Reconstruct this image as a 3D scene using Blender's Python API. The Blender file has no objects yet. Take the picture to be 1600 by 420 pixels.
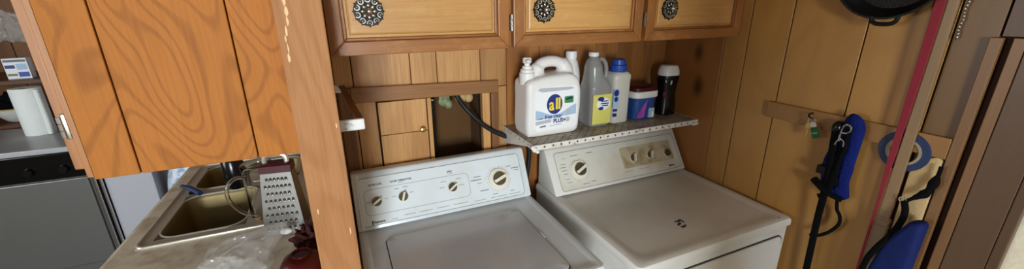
import bpy, bmesh, math, random
from mathutils import Vector, Matrix, noise
random.seed(7)
S = bpy.context.scene
COL = S.collection

# ------------------------------------------------------------------ camera, world, light
RIGHT = Vector((0.912363, -0.40931876, -0.00720499))
UP = Vector((0.13270735, 0.27906098, 0.95105927))
BACK = Vector((-0.38727576, -0.86866744, 0.30892452))
cam_d = bpy.data.cameras.new('camera'); cam = bpy.data.objects.new('camera', cam_d); COL.objects.link(cam)
cam_d.sensor_fit = 'HORIZONTAL'; cam_d.sensor_width = 36.0; cam_d.lens = 36.0 * 607.0 / 1600.0; cam_d.clip_start = 0.02
cam.matrix_world = Matrix(((RIGHT.x, UP.x, BACK.x, 0), (RIGHT.y, UP.y, BACK.y, 0), (RIGHT.z, UP.z, BACK.z, 1.67), (0, 0, 0, 1)))
S.camera = cam
S.view_settings.view_transform = 'Standard'; S.view_settings.look = 'None'
S.view_settings.gamma = 1.0; S.view_settings.use_curve_mapping = False
S.view_settings.exposure = 0.15
w = bpy.data.worlds.new('world'); S.world = w; w.use_nodes = True
w.node_tree.nodes['Background'].inputs[0].default_value = (0.75, 0.88, 1.0, 1)
w.node_tree.nodes['Background'].inputs[1].default_value = 1.0

def area(name, loc, target, sx, sy, power, col):
    d = bpy.data.lights.new(name, 'AREA'); d.shape = 'RECTANGLE'; d.size = sx; d.size_y = sy; d.energy = power; d.color = col
    o = bpy.data.objects.new(name, d); COL.objects.link(o); o.location = loc
    o.rotation_euler = (Vector(target) - Vector(loc)).to_track_quat('-Z', 'Y').to_euler()
    return o
area('window_daylight', (-1.2, -3.92, 1.5), (0.1, 1.0, 1.35), 1.3, 1.1, 240, (0.87, 0.945, 1.0))
area('kitchen_fill_light', (-2.93, 1.2, 1.55), (0, 1.2, 1.3), 1.1, 0.9, 26, (0.95, 0.98, 1.0))  # added fill that brightens the kitchen side; no window modelled there

# ------------------------------------------------------------------ colour and materials
def lin(c):
    def f(v):
        v /= 255.0
        return v / 12.92 if v <= 0.04045 else ((v + 0.055) / 1.055) ** 2.4
    return (f(c[0]), f(c[1]), f(c[2]), 1.0)

def new_mat(name):
    m = bpy.data.materials.new(name); m.use_nodes = True
    nt = m.node_tree; b = nt.nodes['Principled BSDF']
    return m, nt, b

def mat(name, c, rough=0.5, metal=0.0, spots=None, spot_scale=30.0, spot_amt=0.5, trans=0.0, ior=1.45, bump=0.0, bump_scale=60.0, coat=0.0, spec=0.5, thr=(0.45, 0.65)):
    m, nt, b = new_mat(name)
    b.inputs['Base Color'].default_value = lin(c); b.inputs['Roughness'].default_value = rough
    b.inputs['Metallic'].default_value = metal; b.inputs['Transmission Weight'].default_value = trans
    b.inputs['IOR'].default_value = ior; b.inputs['Coat Weight'].default_value = coat
    b.inputs['Specular IOR Level'].default_value = spec
    N = nt.nodes; L = nt.links
    if spots or bump:
        tc = N.new('ShaderNodeTexCoord')
    if spots:
        nz = N.new('ShaderNodeTexNoise'); nz.inputs['Scale'].default_value = spot_scale; nz.inputs['Detail'].default_value = 5
        L.new(tc.outputs['Object'], nz.inputs['Vector'])
        r = N.new('ShaderNodeMapRange'); r.inputs['From Min'].default_value = thr[0]; r.inputs['From Max'].default_value = thr[1]; r.inputs['To Max'].default_value = spot_amt
        L.new(nz.outputs[0], r.inputs['Value'])
        mx = N.new('ShaderNodeMix'); mx.data_type = 'RGBA'
        mx.inputs['A'].default_value = lin(c); mx.inputs['B'].default_value = lin(spots)
        L.new(r.outputs[0], mx.inputs['Factor']); L.new(mx.outputs['Result'], b.inputs['Base Color'])
    if bump:
        n2 = N.new('ShaderNodeTexNoise'); n2.inputs['Scale'].default_value = bump_scale; n2.inputs['Detail'].default_value = 3
        L.new(tc.outputs['Object'], n2.inputs['Vector'])
        bp = N.new('ShaderNodeBump'); bp.inputs['Strength'].default_value = bump; bp.inputs['Distance'].default_value = 0.01
        L.new(n2.outputs[0], bp.inputs['Height']); L.new(bp.outputs[0], b.inputs['Normal'])
    return m

def wood(name, light, dark, axis='z', freq=2.2, rings=9.0, figure=0.5, fine=0.35, rough=0.42, var=0.18, worn=None, worn_amt=0.6, knots=None, stretch=0.16, coat=0.15, spec=0.5, lo=-0.2):
    m, nt, b = new_mat(name); N = nt.nodes; L = nt.links
    tc = N.new('ShaderNodeTexCoord'); oi = N.new('ShaderNodeObjectInfo')
    off = N.new('ShaderNodeVectorMath'); off.operation = 'ADD'
    mul = N.new('ShaderNodeMath'); mul.operation = 'MULTIPLY'; mul.inputs[1].default_value = 37.0
    L.new(oi.outputs['Random'], mul.inputs[0])
    L.new(tc.outputs['Object'], off.inputs[0]); L.new(mul.outputs[0], off.inputs[1])
    def mapping(along, across):
        mp = N.new('ShaderNodeMapping')
        sc = [across] * 3; sc['xyz'.index(axis)] = along
        mp.inputs['Scale'].default_value = sc
        L.new(off.outputs[0], mp.inputs['Vector']); return mp
    m1 = mapping(stretch, 1.0)
    n1 = N.new('ShaderNodeTexNoise'); n1.inputs['Scale'].default_value = freq; n1.inputs['Detail'].default_value = 2.2; n1.inputs['Distortion'].default_value = 0.25
    L.new(m1.outputs[0], n1.inputs['Vector'])
    k = N.new('ShaderNodeMath'); k.operation = 'MULTIPLY'; k.inputs[1].default_value = rings * 6.283
    L.new(n1.outputs[0], k.inputs[0])
    sn = N.new('ShaderNodeMath'); sn.operation = 'SINE'; L.new(k.outputs[0], sn.inputs[0])
    rr = N.new('ShaderNodeMapRange'); rr.inputs['From Min'].default_value = lo; rr.inputs['From Max'].default_value = 1.0; rr.inputs['To Max'].default_value = figure
    L.new(sn.outputs[0], rr.inputs['Value'])
    m2 = mapping(0.035, 1.0)
    n2 = N.new('ShaderNodeTexNoise'); n2.inputs['Scale'].default_value = 190; n2.inputs['Detail'].default_value = 2
    L.new(m2.outputs[0], n2.inputs['Vector'])
    r2 = N.new('ShaderNodeMapRange'); r2.inputs['From Min'].default_value = 0.35; r2.inputs['From Max'].default_value = 0.75; r2.inputs['To Max'].default_value = fine
    L.new(n2.outputs[0], r2.inputs['Value'])
    ad = N.new('ShaderNodeMath'); ad.operation = 'ADD'; ad.use_clamp = True
    L.new(rr.outputs[0], ad.inputs[0]); L.new(r2.outputs[0], ad.inputs[1])
    mx = N.new('ShaderNodeMix'); mx.data_type = 'RGBA'
    mx.inputs['A'].default_value = lin(light); mx.inputs['B'].default_value = lin(dark)
    L.new(ad.outputs[0], mx.inputs['Factor'])
    col = mx.outputs['Result']
    if worn:
        m3 = mapping(0.5, 1.0)
        n3 = N.new('ShaderNodeTexNoise'); n3.inputs['Scale'].default_value = 26; n3.inputs['Detail'].default_value = 6; n3.inputs['Roughness'].default_value = 0.7
        L.new(m3.outputs[0], n3.inputs['Vector'])
        r3 = N.new('ShaderNodeMapRange'); r3.inputs['From Min'].default_value = 0.52; r3.inputs['From Max'].default_value = 0.72; r3.inputs['To Max'].default_value = worn_amt
        L.new(n3.outputs[0], r3.inputs['Value'])
        mw = N.new('ShaderNodeMix'); mw.data_type = 'RGBA'; mw.inputs['B'].default_value = lin(worn)
        L.new(col, mw.inputs['A']); L.new(r3.outputs[0], mw.inputs['Factor']); col = mw.outputs['Result']
    for (kx, ky, kz, rad) in (knots or []):
        sb = N.new('ShaderNodeVectorMath'); sb.operation = 'SUBTRACT'; sb.inputs[1].default_value = (kx, ky, kz)
        L.new(tc.outputs['Object'], sb.inputs[0])
        sc = N.new('ShaderNodeVectorMath'); sc.operation = 'MULTIPLY'; sc.inputs[1].default_value = (1, 1.0, 0.6)
        L.new(sb.outputs[0], sc.inputs[0])
        ln = N.new('ShaderNodeVectorMath'); ln.operation = 'LENGTH'; L.new(sc.outputs[0], ln.inputs[0])
        kr = N.new('ShaderNodeMapRange'); kr.inputs['From Min'].default_value = rad * 0.35; kr.inputs['From Max'].default_value = rad * 1.5
        kr.inputs['To Min'].default_value = 0.8; kr.inputs['To Max'].default_value = 0.0
        L.new(ln.outputs['Value'], kr.inputs['Value'])
        mk = N.new('ShaderNodeMix'); mk.data_type = 'RGBA'; mk.inputs['B'].default_value = lin((58, 30, 12))
        L.new(col, mk.inputs['A']); L.new(kr.outputs[0], mk.inputs['Factor']); col = mk.outputs['Result']
    n4 = N.new('ShaderNodeTexNoise'); n4.inputs['Scale'].default_value = 3.5; n4.inputs['Detail'].default_value = 3
    L.new(off.outputs[0], n4.inputs['Vector'])
    a4 = N.new('ShaderNodeMath'); a4.operation = 'ADD'; L.new(n4.outputs[0], a4.inputs[0]); L.new(oi.outputs['Random'], a4.inputs[1])
    v4 = N.new('ShaderNodeMapRange'); v4.inputs['From Max'].default_value = 2.0 ; v4.inputs['From Min'].default_value = 0.0
    v4.inputs['To Min'].default_value = 1.0 - var; v4.inputs['To Max'].default_value = 1.0 + var
    L.new(a4.outputs[0], v4.inputs['Value'])
    hs = N.new('ShaderNodeHueSaturation'); L.new(col, hs.inputs['Color']); L.new(v4.outputs[0], hs.inputs['Value'])
    L.new(hs.outputs[0], b.inputs['Base Color'])
    bp = N.new('ShaderNodeBump'); bp.inputs['Strength'].default_value = 0.12; bp.inputs['Distance'].default_value = 0.002
    L.new(ad.outputs[0], bp.inputs['Height']); L.new(bp.outputs[0], b.inputs['Normal'])
    b.inputs['Specular IOR Level'].default_value = spec
    b.inputs['Roughness'].default_value = rough; b.inputs['Coat Weight'].default_value = coat; b.inputs['Coat Roughness'].default_value = 0.3
    return m

def film(name, c, alpha, rough=0.08):
    m, nt, b = new_mat(name); N = nt.nodes; L = nt.links
    b.inputs['Base Color'].default_value = lin(c); b.inputs['Roughness'].default_value = rough
    b.inputs['Specular IOR Level'].default_value = 1.0
    tr = N.new('ShaderNodeBsdfTransparent'); mx = N.new('ShaderNodeMixShader'); mx.inputs[0].default_value = alpha
    L.new(tr.outputs[0], mx.inputs[1]); L.new(b.outputs[0], mx.inputs[2]); L.new(mx.outputs[0], N['Material Output'].inputs[0])
    return m

M = {}
M['maple'] = wood('maple_plank', (200, 150, 92), (148, 98, 50), 'z', 2.6, 7, 0.35, 0.5, var=0.25)
M['dark_plank'] = wood('dark_plank_wood', (172, 114, 56), (112, 66, 28), 'z', 2.4, 7, 0.4, 0.4, var=0.2)  # darker, browner boards for the right part of the back wall
M['birch'] = wood('birch_panel', (168, 122, 60), (142, 96, 42), 'z', 3.5, 9, 0.22, 0.15, var=0.12, stretch=0.35)
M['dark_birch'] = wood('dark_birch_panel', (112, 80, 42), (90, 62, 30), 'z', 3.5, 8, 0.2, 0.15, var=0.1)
M['knotty'] = wood('knotty_panel', (164, 108, 52), (120, 72, 30), 'z', 1.8, 6, 0.35, 0.2, var=0.1, knots=[(-0.006, 0.12, 0.274, 0.022), (-0.006, 0.10, 0.122, 0.026)])
M['rail'] = wood('batten_wood', (146, 102, 52), (118, 78, 36), 'y', 2.5, 6, 0.3, 0.2)
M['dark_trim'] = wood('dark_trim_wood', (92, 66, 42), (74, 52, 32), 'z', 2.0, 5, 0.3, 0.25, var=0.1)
M['casing'] = wood('casing_wood', (130, 92, 54), (102, 70, 40), 'z', 2.0, 5, 0.3, 0.25, var=0.1)
M['groove'] = mat('dark_joint', (52, 28, 12), 0.9)
M['cab_frame_v'] = wood('cabinet_stile_wood', (162, 102, 46), (112, 64, 26), 'z', 3.0, 6, 0.3, 0.45, worn=(196, 148, 88), worn_amt=0.35)
M['cab_frame_h'] = wood('cabinet_rail_wood', (162, 102, 46), (112, 64, 26), 'x', 3.0, 6, 0.3, 0.45, worn=(200, 152, 92), worn_amt=0.45)
M['cab_panel'] = wood('cabinet_panel_wood', (206, 154, 88), (170, 116, 56), 'x', 3.0, 5, 0.25, 0.4, worn=(220, 180, 116), worn_amt=0.4)
M['veneer'] = wood('oak_veneer', (184, 114, 46), (124, 70, 24), 'z', 3.8, 26.0, 0.36, 0.24, rough=0.6, var=0.06, stretch=0.45, coat=0.0, spec=0.2, lo=0.3)
M['post'] = wood('post_wood', (184, 130, 84), (150, 98, 58), 'z', 5, 12, 0.3, 0.35, rough=0.6, var=0.05, stretch=0.25, coat=0.0, spec=0.2)
M['cab_edge'] = wood('cabinet_edge_wood', (176, 116, 58), (136, 82, 36), 'z', 3.0, 5, 0.3, 0.4)
M['frame_dark'] = wood('opening_frame_wood', (148, 100, 54), (104, 66, 34), 'x', 3.0, 6, 0.3, 0.5)
M['frame_dark_v'] = wood('opening_stile_wood', (134, 88, 48), (94, 58, 30), 'z', 3.0, 6, 0.3, 0.5)
M['plaster'] = mat('cream_paint', (236, 224, 196), 0.75, bump=0.25, bump_scale=40)
M['ceiling'] = mat('ceiling_paint', (150, 142, 132), 0.9)
M['paneling'] = mat('brown_panelling', (118, 104, 90), 0.8, bump=0.2, bump_scale=12)
M['floor'] = mat('vinyl_floor', (104, 94, 82), 0.5, spots=(84, 74, 62), spot_scale=8)
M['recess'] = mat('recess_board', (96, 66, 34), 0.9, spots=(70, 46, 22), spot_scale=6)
M['enamel'] = mat('washer_enamel', (224, 230, 232), 0.25, spots=(206, 208, 208), spot_scale=5, coat=0.2)
M['enamel_d'] = mat('dryer_enamel', (232, 230, 224), 0.26, spots=(214, 206, 192), spot_scale=5, coat=0.2)
M['lid'] = mat('lid_enamel', (206, 208, 212), 0.2, spots=(196, 196, 198), spot_scale=4, coat=0.3, bump=0.06, bump_scale=6)
M['console'] = mat('console_face', (230, 237, 240), 0.3, spots=(220, 226, 222), spot_scale=9)
M['console_d'] = mat('dryer_console_face', (228, 226, 214), 0.32, spots=(206, 196, 170), spot_scale=7, spot_amt=0.7)
M['grime'] = mat('yellowed_panel', (204, 190, 158), 0.45, spots=(164, 144, 104), spot_scale=22, spot_amt=0.9)
M['line'] = mat('print_grey', (120, 124, 128), 0.6)
M['print'] = mat('print_black', (42, 42, 46), 0.6)
M['seam'] = mat('seam_dark', (60, 56, 52), 0.8)
M['knob_dark'] = mat('knob_brown', (92, 84, 66), 0.35, metal=0.4)
M['knob_cream'] = mat('knob_cream', (238, 232, 212), 0.4)
M['white'] = mat('white_plastic', (240, 240, 236), 0.35)
M['jug'] = mat('jug_plastic', (238, 236, 232), 0.32)
M['shelf_white'] = mat('shelf_paint', (230, 226, 218), 0.45, spots=(150, 122, 92), spot_scale=45, spot_amt=0.7, thr=(0.55, 0.72))
M['shelf_top'] = mat('shelf_dusty_paint', (186, 176, 160), 0.6, spots=(130, 112, 90), spot_scale=20, spot_amt=0.7)
M['black_rubber'] = mat('black_rubber', (20, 20, 20), 0.5)
M['black'] = mat('black_plastic', (14, 13, 14), 0.22)
M['iron'] = mat('cast_iron', (22, 22, 22), 0.45, metal=0.4, bump=0.2, bump_scale=180)
M['silver'] = mat('antique_silver', (204, 200, 190), 0.3, metal=1.0)
M['tarnish'] = mat('tarnished_metal', (46, 42, 38), 0.45, metal=0.8)
M['dull'] = mat('dull_steel', (128, 122, 112), 0.4, metal=0.9)
M['brass'] = mat('brass', (196, 164, 96), 0.3, metal=1.0)
M['chrome'] = mat('chrome', (220, 220, 220), 0.15, metal=1.0)
M['grater'] = mat('grater_steel', (138, 136, 130), 0.38, metal=0.9)
M['steel'] = mat('brushed_steel', (214, 208, 194), 0.32, metal=0.55, bump=0.05, bump_scale=90)
M['steel_d'] = mat('bowl_steel_reflect', (134, 118, 80), 0.5, metal=0.7)  # bowl steel with its dark brown reflections put into the base colour
M['counter'] = mat('counter_laminate', (218, 206, 184), 0.4, spots=(178, 158, 132), spot_scale=16, spot_amt=0.8)
M['glass'] = mat('clear_glass', (250, 252, 250), 0.03, trans=1.0, ior=1.45)
M['film'] = film('clear_film', (232, 232, 228), 0.24)
M['red_cloth'] = mat('dark_red_cloth', (58, 12, 10), 0.9, bump=0.6, bump_scale=70)
M['red_glaze'] = mat('dark_red_glaze', (66, 13, 10), 0.25)
M['maroon'] = mat('maroon_plastic', (70, 14, 22), 0.4)
M['blue_cap'] = mat('blue_cap', (38, 78, 168), 0.35)
M['blue_web'] = mat('blue_webbing', (18, 32, 104), 0.9, bump=0.5, bump_scale=120, spec=0.2)
M['blue_tape'] = mat('blue_tape', (34, 48, 84), 0.55)
M['blue_bag'] = mat('blue_nylon', (16, 30, 84), 0.8, bump=0.6, bump_scale=22, spec=0.25)
M['tape_core'] = mat('tape_core', (150, 138, 112), 0.8)
M['black_web'] = mat('black_webbing', (10, 10, 11), 0.9, bump=0.4, bump_scale=260, spec=0.15)
M['red_web'] = mat('red_webbing', (136, 30, 46), 0.7)
M['stick'] = wood('pale_stick_wood', (138, 110, 76), (114, 88, 58), 'z', 3, 4, 0.25, 0.3)
M['canvas'] = mat('canvas', (196, 166, 116), 0.9, bump=0.3, bump_scale=300)
M['green_tag'] = mat('green_tag', (22, 66, 28), 0.4)
M['green_lbl'] = mat('green_label', (58, 140, 88), 0.5)
M['lbl_white'] = mat('label_white', (246, 248, 250), 0.4)
M['lbl_blue'] = mat('label_navy', (30, 50, 126), 0.4)
M['lbl_sky'] = mat('label_sky', (172, 200, 228), 0.4)
M['lbl_grey'] = mat('label_grey', (188, 190, 196), 0.4)
M['lbl_yellow'] = mat('label_yellow', (222, 216, 112), 0.45)
M['ltr_yellow'] = mat('letter_yellow', (250, 222, 70), 0.4)
M['clear_pl'] = mat('clear_grey_plastic', (196, 196, 194), 0.25, trans=0.55)
M['milky'] = mat('milky_plastic', (226, 222, 212), 0.3, trans=0.1)
M['tub_blue'] = mat('tub_blue', (44, 84, 150), 0.35, spots=(24, 44, 104), spot_scale=28)
M['tub_purple'] = mat('tub_purple', (178, 84, 190), 0.35, spots=(86, 58, 150), spot_scale=40)
M['range_grey'] = mat('range_steel', (122, 122, 118), 0.38, metal=0.55)
M['range_top'] = mat('range_top_enamel', (176, 178, 180), 0.3)
M['range_black'] = mat('range_black_glass', (10, 10, 11), 0.15)
M['pale_grey'] = mat('pale_grey_enamel', (182, 184, 190), 0.4)
M['paper'] = mat('paper_towel', (236, 240, 236), 0.9, bump=0.3, bump_scale=220)
M['far_wood'] = wood('kitchen_wall_wood', (128, 82, 40), (88, 52, 24), 'z', 2.0, 6, 0.4, 0.3)
M['far_shelf'] = wood('kitchen_shelf_wood', (96, 56, 34), (66, 36, 20), 'x', 2.0, 6, 0.4, 0.3)
M['pattern'] = mat('pale_blue_print', (226, 234, 242), 0.6, spots=(128, 164, 206), spot_scale=26, spot_amt=0.9)
M['patina'] = mat('brass_patina', (120, 132, 96), 0.6, spots=(168, 164, 130), spot_scale=60, bump=0.4)
M['chip'] = mat('bare_chip', (240, 204, 158), 0.8)

# ------------------------------------------------------------------ mesh helpers (world coordinates)
def box(x0, x1, y0, y1, z0, z1, bev=0.0, seg=2, bm=None):
    b = bmesh.new()
    vs = [b.verts.new((x, y, z)) for x in (x0, x1) for y in (y0, y1) for z in (z0, z1)]
    for f in ((0, 1, 3, 2), (4, 6, 7, 5), (0, 4, 5, 1), (2, 3, 7, 6), (0, 2, 6, 4), (1, 5, 7, 3)):
        b.faces.new([vs[i] for i in f])
    if bev > 0:
        bmesh.ops.bevel(b, geom=b.edges[:], offset=bev, segments=seg, profile=0.5, affect='EDGES')
    return merge(bm, b)

def merge(dst, src):
    if dst is None: return src
    me = bpy.data.meshes.new('tmp'); src.to_mesh(me); src.free(); dst.from_mesh(me); bpy.data.meshes.remove(me)
    return dst

def loft(loops, cap0=True, cap1=True, closed=True, bm=None):
    b = bmesh.new()
    vl = [[b.verts.new(p) for p in lp] for lp in loops]
    n = len(loops[0])
    for a, c in zip(vl[:-1], vl[1:]):
        for i in range(n if closed else n - 1):
            j = (i + 1) % n
            b.faces.new((a[i], a[j], c[j], c[i]))
    if cap0: b.faces.new(list(reversed(vl[0])))
    if cap1: b.faces.new(vl[-1])
    bmesh.ops.recalc_face_normals(b, faces=b.faces[:])
    return merge(bm, b)

def axes(normal):
    n = Vector(normal).normalized()
    a = Vector((0, 0, 1)) if abs(n.z) < 0.9 else Vector((1, 0, 0))
    u = a.cross(n).normalized(); v = n.cross(u)
    return u, v, n

def lathe(prof, c, axis=(0, 0, 1), n=24, cap=True, bm=None, sx=1.0, sy=1.0):
    u, v, nn = axes(axis) if tuple(axis) != (0, 0, 1) else (Vector((1, 0, 0)), Vector((0, 1, 0)), Vector((0, 0, 1)))
    c = Vector(c); loops = []
    for r, h in prof:
        loops.append([c + nn * h + u * (r * sx * math.cos(2 * math.pi * i / n)) + v * (r * sy * math.sin(2 * math.pi * i / n)) for i in range(n)])
    return loft(loops, cap, cap, bm=bm)

def tube(pts, r, n=8, closed=False, bm=None, flat=1.0, ref=None):
    pts = [Vector(p) for p in pts]; m = len(pts)
    rs = r if isinstance(r, (list, tuple)) else [r] * m
    T = []
    for i in range(m):
        if closed: t = pts[(i + 1) % m] - pts[i - 1]
        else: t = pts[min(i + 1, m - 1)] - pts[max(i - 1, 0)]
        T.append(t.normalized())
    if ref is None:
        ref = Vector((0, 0, 1)) if abs(T[0].z) < 0.9 else Vector((1, 0, 0))
    N = (Vector(ref) - T[0] * Vector(ref).dot(T[0])).normalized(); loops = []
    for i in range(m):
        N = (N - T[i] * N.dot(T[i])).normalized(); B = T[i].cross(N)
        loops.append([pts[i] + N * (rs[i] * flat * math.cos(2 * math.pi * k / n)) + B * (rs[i] * math.sin(2 * math.pi * k / n)) for k in range(n)])
    if closed:
        loops.append(loops[0]); return loft(loops, False, False, bm=bm)
    return loft(loops, bm=bm)

def smooth_path(pts, k=6):
    P = [Vector(p) for p in pts]; out = []
    for i in range(len(P) - 1):
        p0 = P[max(i - 1, 0)]; p1 = P[i]; p2 = P[i + 1]; p3 = P[min(i + 2, len(P) - 1)]
        for j in range(k):
            t = j / k
            out.append(0.5 * ((2 * p1) + (p2 - p0) * t + (2 * p0 - 5 * p1 + 4 * p2 - p3) * t * t + (3 * p1 - p0 - 3 * p2 + p3) * t ** 3))
    out.append(P[-1]); return out

def prism(poly, o, u, v, d, bev=0.0, seg=2, bm=None):
    """polygon in plane (o,u,v) pushed by vector d"""
    o = Vector(o); u = Vector(u); v = Vector(v); d = Vector(d)
    b = bmesh.new()
    a = [b.verts.new(o + u * p[0] + v * p[1]) for p in poly]
    c = [b.verts.new(o + u * p[0] + v * p[1] + d) for p in poly]
    b.faces.new(a); b.faces.new(list(reversed(c)))
    n = len(poly)
    for i in range(n):
        j = (i + 1) % n
        b.faces.new((a[j], a[i], c[i], c[j]))
    bmesh.ops.recalc_face_normals(b, faces=b.faces[:])
    if bev > 0:
        bmesh.ops.bevel(b, geom=b.edges[:], offset=bev, segments=seg, profile=0.5, affect='EDGES')
    return merge(bm, b)

def rrect(x0, x1, y0, y1, r, n=5):
    out = []
    for cx, cy, a0 in ((x1 - r, y1 - r, 0), (x0 + r, y1 - r, 90), (x0 + r, y0 + r, 180), (x1 - r, y0 + r, 270)):
        for i in range(n + 1):
            a = math.radians(a0 + 90 * i / n); out.append((cx + r * math.cos(a), cy + r * math.sin(a)))
    return out

def ellipsoid(c, rx, ry, rz, bm=None, u=10, v=7, rot=None):
    b = bmesh.new(); bmesh.ops.create_uvsphere(b, u_segments=u, v_segments=v, radius=1)
    m = Matrix.Diagonal((rx, ry, rz, 1))
    if rot: m = rot.to_4x4() @ m
    bmesh.ops.transform(b, matrix=Matrix.Translation(c) @ m, verts=b.verts[:])
    return merge(bm, b)

def wloc(o):
    v = Vector((0, 0, 0))
    while o: v = v + o.location; o = o.parent
    return v

def obj(name, bm, m, parent=None, smooth=False, label=None, loc=None):
    if parent is None and loc is None:
        xs = [v.co.x for v in bm.verts]; ys = [v.co.y for v in bm.verts]; zs = [v.co.z for v in bm.verts]
        loc = Vector(((min(xs) + max(xs)) / 2, (min(ys) + max(ys)) / 2, min(zs)))
    base = wloc(parent) if parent else Vector((0, 0, 0))
    l = Vector(loc) - base if loc is not None else Vector((0, 0, 0))
    bmesh.ops.translate(bm, verts=bm.verts[:], vec=-(base + l))
    me = bpy.data.meshes.new(name); bm.to_mesh(me); bm.free()
    me.materials.append(M[m])
    if smooth:
        for p in me.polygons: p.use_smooth = True
        me.set_sharp_from_angle(angle=math.radians(38))
    o = bpy.data.objects.new(name, me); COL.objects.link(o)
    o.location = l
    if parent: o.parent = parent
    if label: o['label'] = label
    return o

def tag(o, label, cat, group=None):
    o['label'] = label; o['category'] = cat
    if group: o['group'] = group
    return o

def thing(name, label, cat, loc, group=None):
    o = bpy.data.objects.new(name, None); COL.objects.link(o); o.location = loc; o.empty_display_size = 0.05
    return tag(o, label, cat, group)

def struct(name, bm, m, loc=None):
    o = obj(name, bm, m, loc=loc); o['kind'] = 'structure'; return o

def struct_empty(name, loc):
    o = bpy.data.objects.new(name, None); COL.objects.link(o); o.location = loc; o['kind'] = 'structure'; return o

def text_bm(s, size, o, u, v, lift=0.0006, bold=0.0, align='CENTER', sx=1.0, shear=0.0):
    cu = bpy.data.curves.new('t', 'FONT'); cu.body = s; cu.size = size; cu.align_x = align; cu.align_y = 'CENTER'
    cu.offset = bold; cu.shear = shear; cu.resolution_u = 3; cu.extrude = 0.0
    to = bpy.data.objects.new('t', cu); COL.objects.link(to)
    bpy.context.view_layer.update()
    me = bpy.data.meshes.new_from_object(to.evaluated_get(bpy.context.evaluated_depsgraph_get()))
    bpy.data.objects.remove(to); bpy.data.curves.remove(cu)
    b = bmesh.new(); b.from_mesh(me); bpy.data.meshes.remove(me)
    o = Vector(o); u = Vector(u).normalized(); v = Vector(v).normalized(); n = u.cross(v)
    for w_ in b.verts: w_.co = o + u * (w_.co.x * sx) + v * w_.co.y + n * lift
    return b

def remesh(o, vox, it=6):
    r = o.modifiers.new('remesh', 'REMESH'); r.mode = 'VOXEL'; r.voxel_size = vox; r.use_smooth_shade = True
    s = o.modifiers.new('smooth', 'SMOOTH'); s.factor = 0.5; s.iterations = it
    return o

X = Vector((1, 0, 0)); Y = Vector((0, 1, 0)); Z = Vector((0, 0, 1))

# ------------------------------------------------------------------ structure
struct('floor', box(-3.05, 3.0, -4.1, 4.4, -0.05, 0.0), 'floor')
struct('ceiling', box(-3.05, 3.0, -4.1, 4.4, 2.4, 2.45), 'ceiling')
YB = 1.48   # face of the alcove's back wall
XR = 1.50   # face of the alcove's right wall

def planks_x(wall, edges, z0, z1, m, y=YB, t=0.012, gap=0.003):
    for a, b_ in zip(edges[:-1], edges[1:]):
        obj('plank', box(a + gap / 2, b_ - gap / 2, y, y + t, z0, z1, 0.0015, 1), m, wall, loc=((a + b_) / 2, y + t, z0))

# back wall: backing with an opening, planks proud of it
bb = box(-0.02, 0.31, YB + 0.013, YB + 0.05, 0, 2.4)
box(0.527, 1.56, YB + 0.013, YB + 0.05, 0, 2.4, bm=bb)
box(0.31, 0.527, YB + 0.013, YB + 0.05, 1.352, 2.4, bm=bb)
box(0.31, 0.527, YB + 0.013, YB + 0.05, 0, 0.99, bm=bb)
wall_back = struct('wall_back', bb, 'groove')
planks_x(wall_back, [-0.018, 0.044, 0.247, 0.347, 0.523, 0.637], 1.365, 2.39, 'maple')
planks_x(wall_back, [0.592, 0.637], 0.01, 1.362, 'maple')
planks_x(wall_back, [0.637, 0.79, 0.905, 1.08, 1.21, 1.37, 1.50], 0.01, 2.39, 'dark_plank')
planks_x(wall_back, [-0.018, 0.11, 0.31, 0.45, 0.592], 0.01, 0.985, 'maple')
planks_x(wall_back, [-0.018, 0.04], 0.988, 1.362, 'maple')
planks_x(wall_back, [0.04, 0.112], 0.988, 1.362, 'maple')
# recess behind the opening
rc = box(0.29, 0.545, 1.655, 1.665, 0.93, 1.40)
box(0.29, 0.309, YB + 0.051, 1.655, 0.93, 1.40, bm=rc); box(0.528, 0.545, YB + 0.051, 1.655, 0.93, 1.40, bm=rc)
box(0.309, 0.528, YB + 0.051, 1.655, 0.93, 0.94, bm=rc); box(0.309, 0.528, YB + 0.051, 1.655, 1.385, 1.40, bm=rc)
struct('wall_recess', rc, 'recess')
# frame round the opening
tr = struct('trim_1', prism([(0.03, 1.352), (0.592, 1.342), (0.592, 1.392), (0.03, 1.408)], (0, YB - 0.022, 0), X, Z, (0, 0.022, 0), 0.003), 'frame_dark')
obj('stile', box(-0.012, 0.03, YB - 0.02, YB, 0.96, 1.407, 0.003), 'frame_dark_v', tr)
obj('stile', box(0.560, 0.592, YB - 0.02, YB, 0.96, 1.343, 0.003), 'frame_dark_v', tr)
obj('inner_strip', box(0.297, 0.313, YB - 0.014, YB + 0.02, 0.985, 1.345, 0.002), 'maple', tr)
obj('inner_strip', box(0.524, 0.557, YB - 0.010, YB + 0.02, 0.985, 1.343, 0.002), 'maple', tr)
# access door beside the opening
ad = thing('access_door', 'small plank access door with round metal knob behind the washer', 'door', (0.2, YB, 0.99))
obj('door_board', box(0.116, 0.293, YB - 0.012, YB, 0.99, 1.216, 0.0015), 'maple', ad)
obj('door_board', box(0.116, 0.293, YB - 0.012, YB, 1.218, 1.344, 0.0015), 'maple', ad)
obj('knob', lathe([(0.004, 0), (0.004, 0.008), (0.009, 0.011), (0.0115, 0.017), (0.009, 0.023), (0.003, 0.0255)], (0.270, YB - 0.012, 1.226), (0, -1, 0), 18), 'brass', ad, True)

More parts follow.
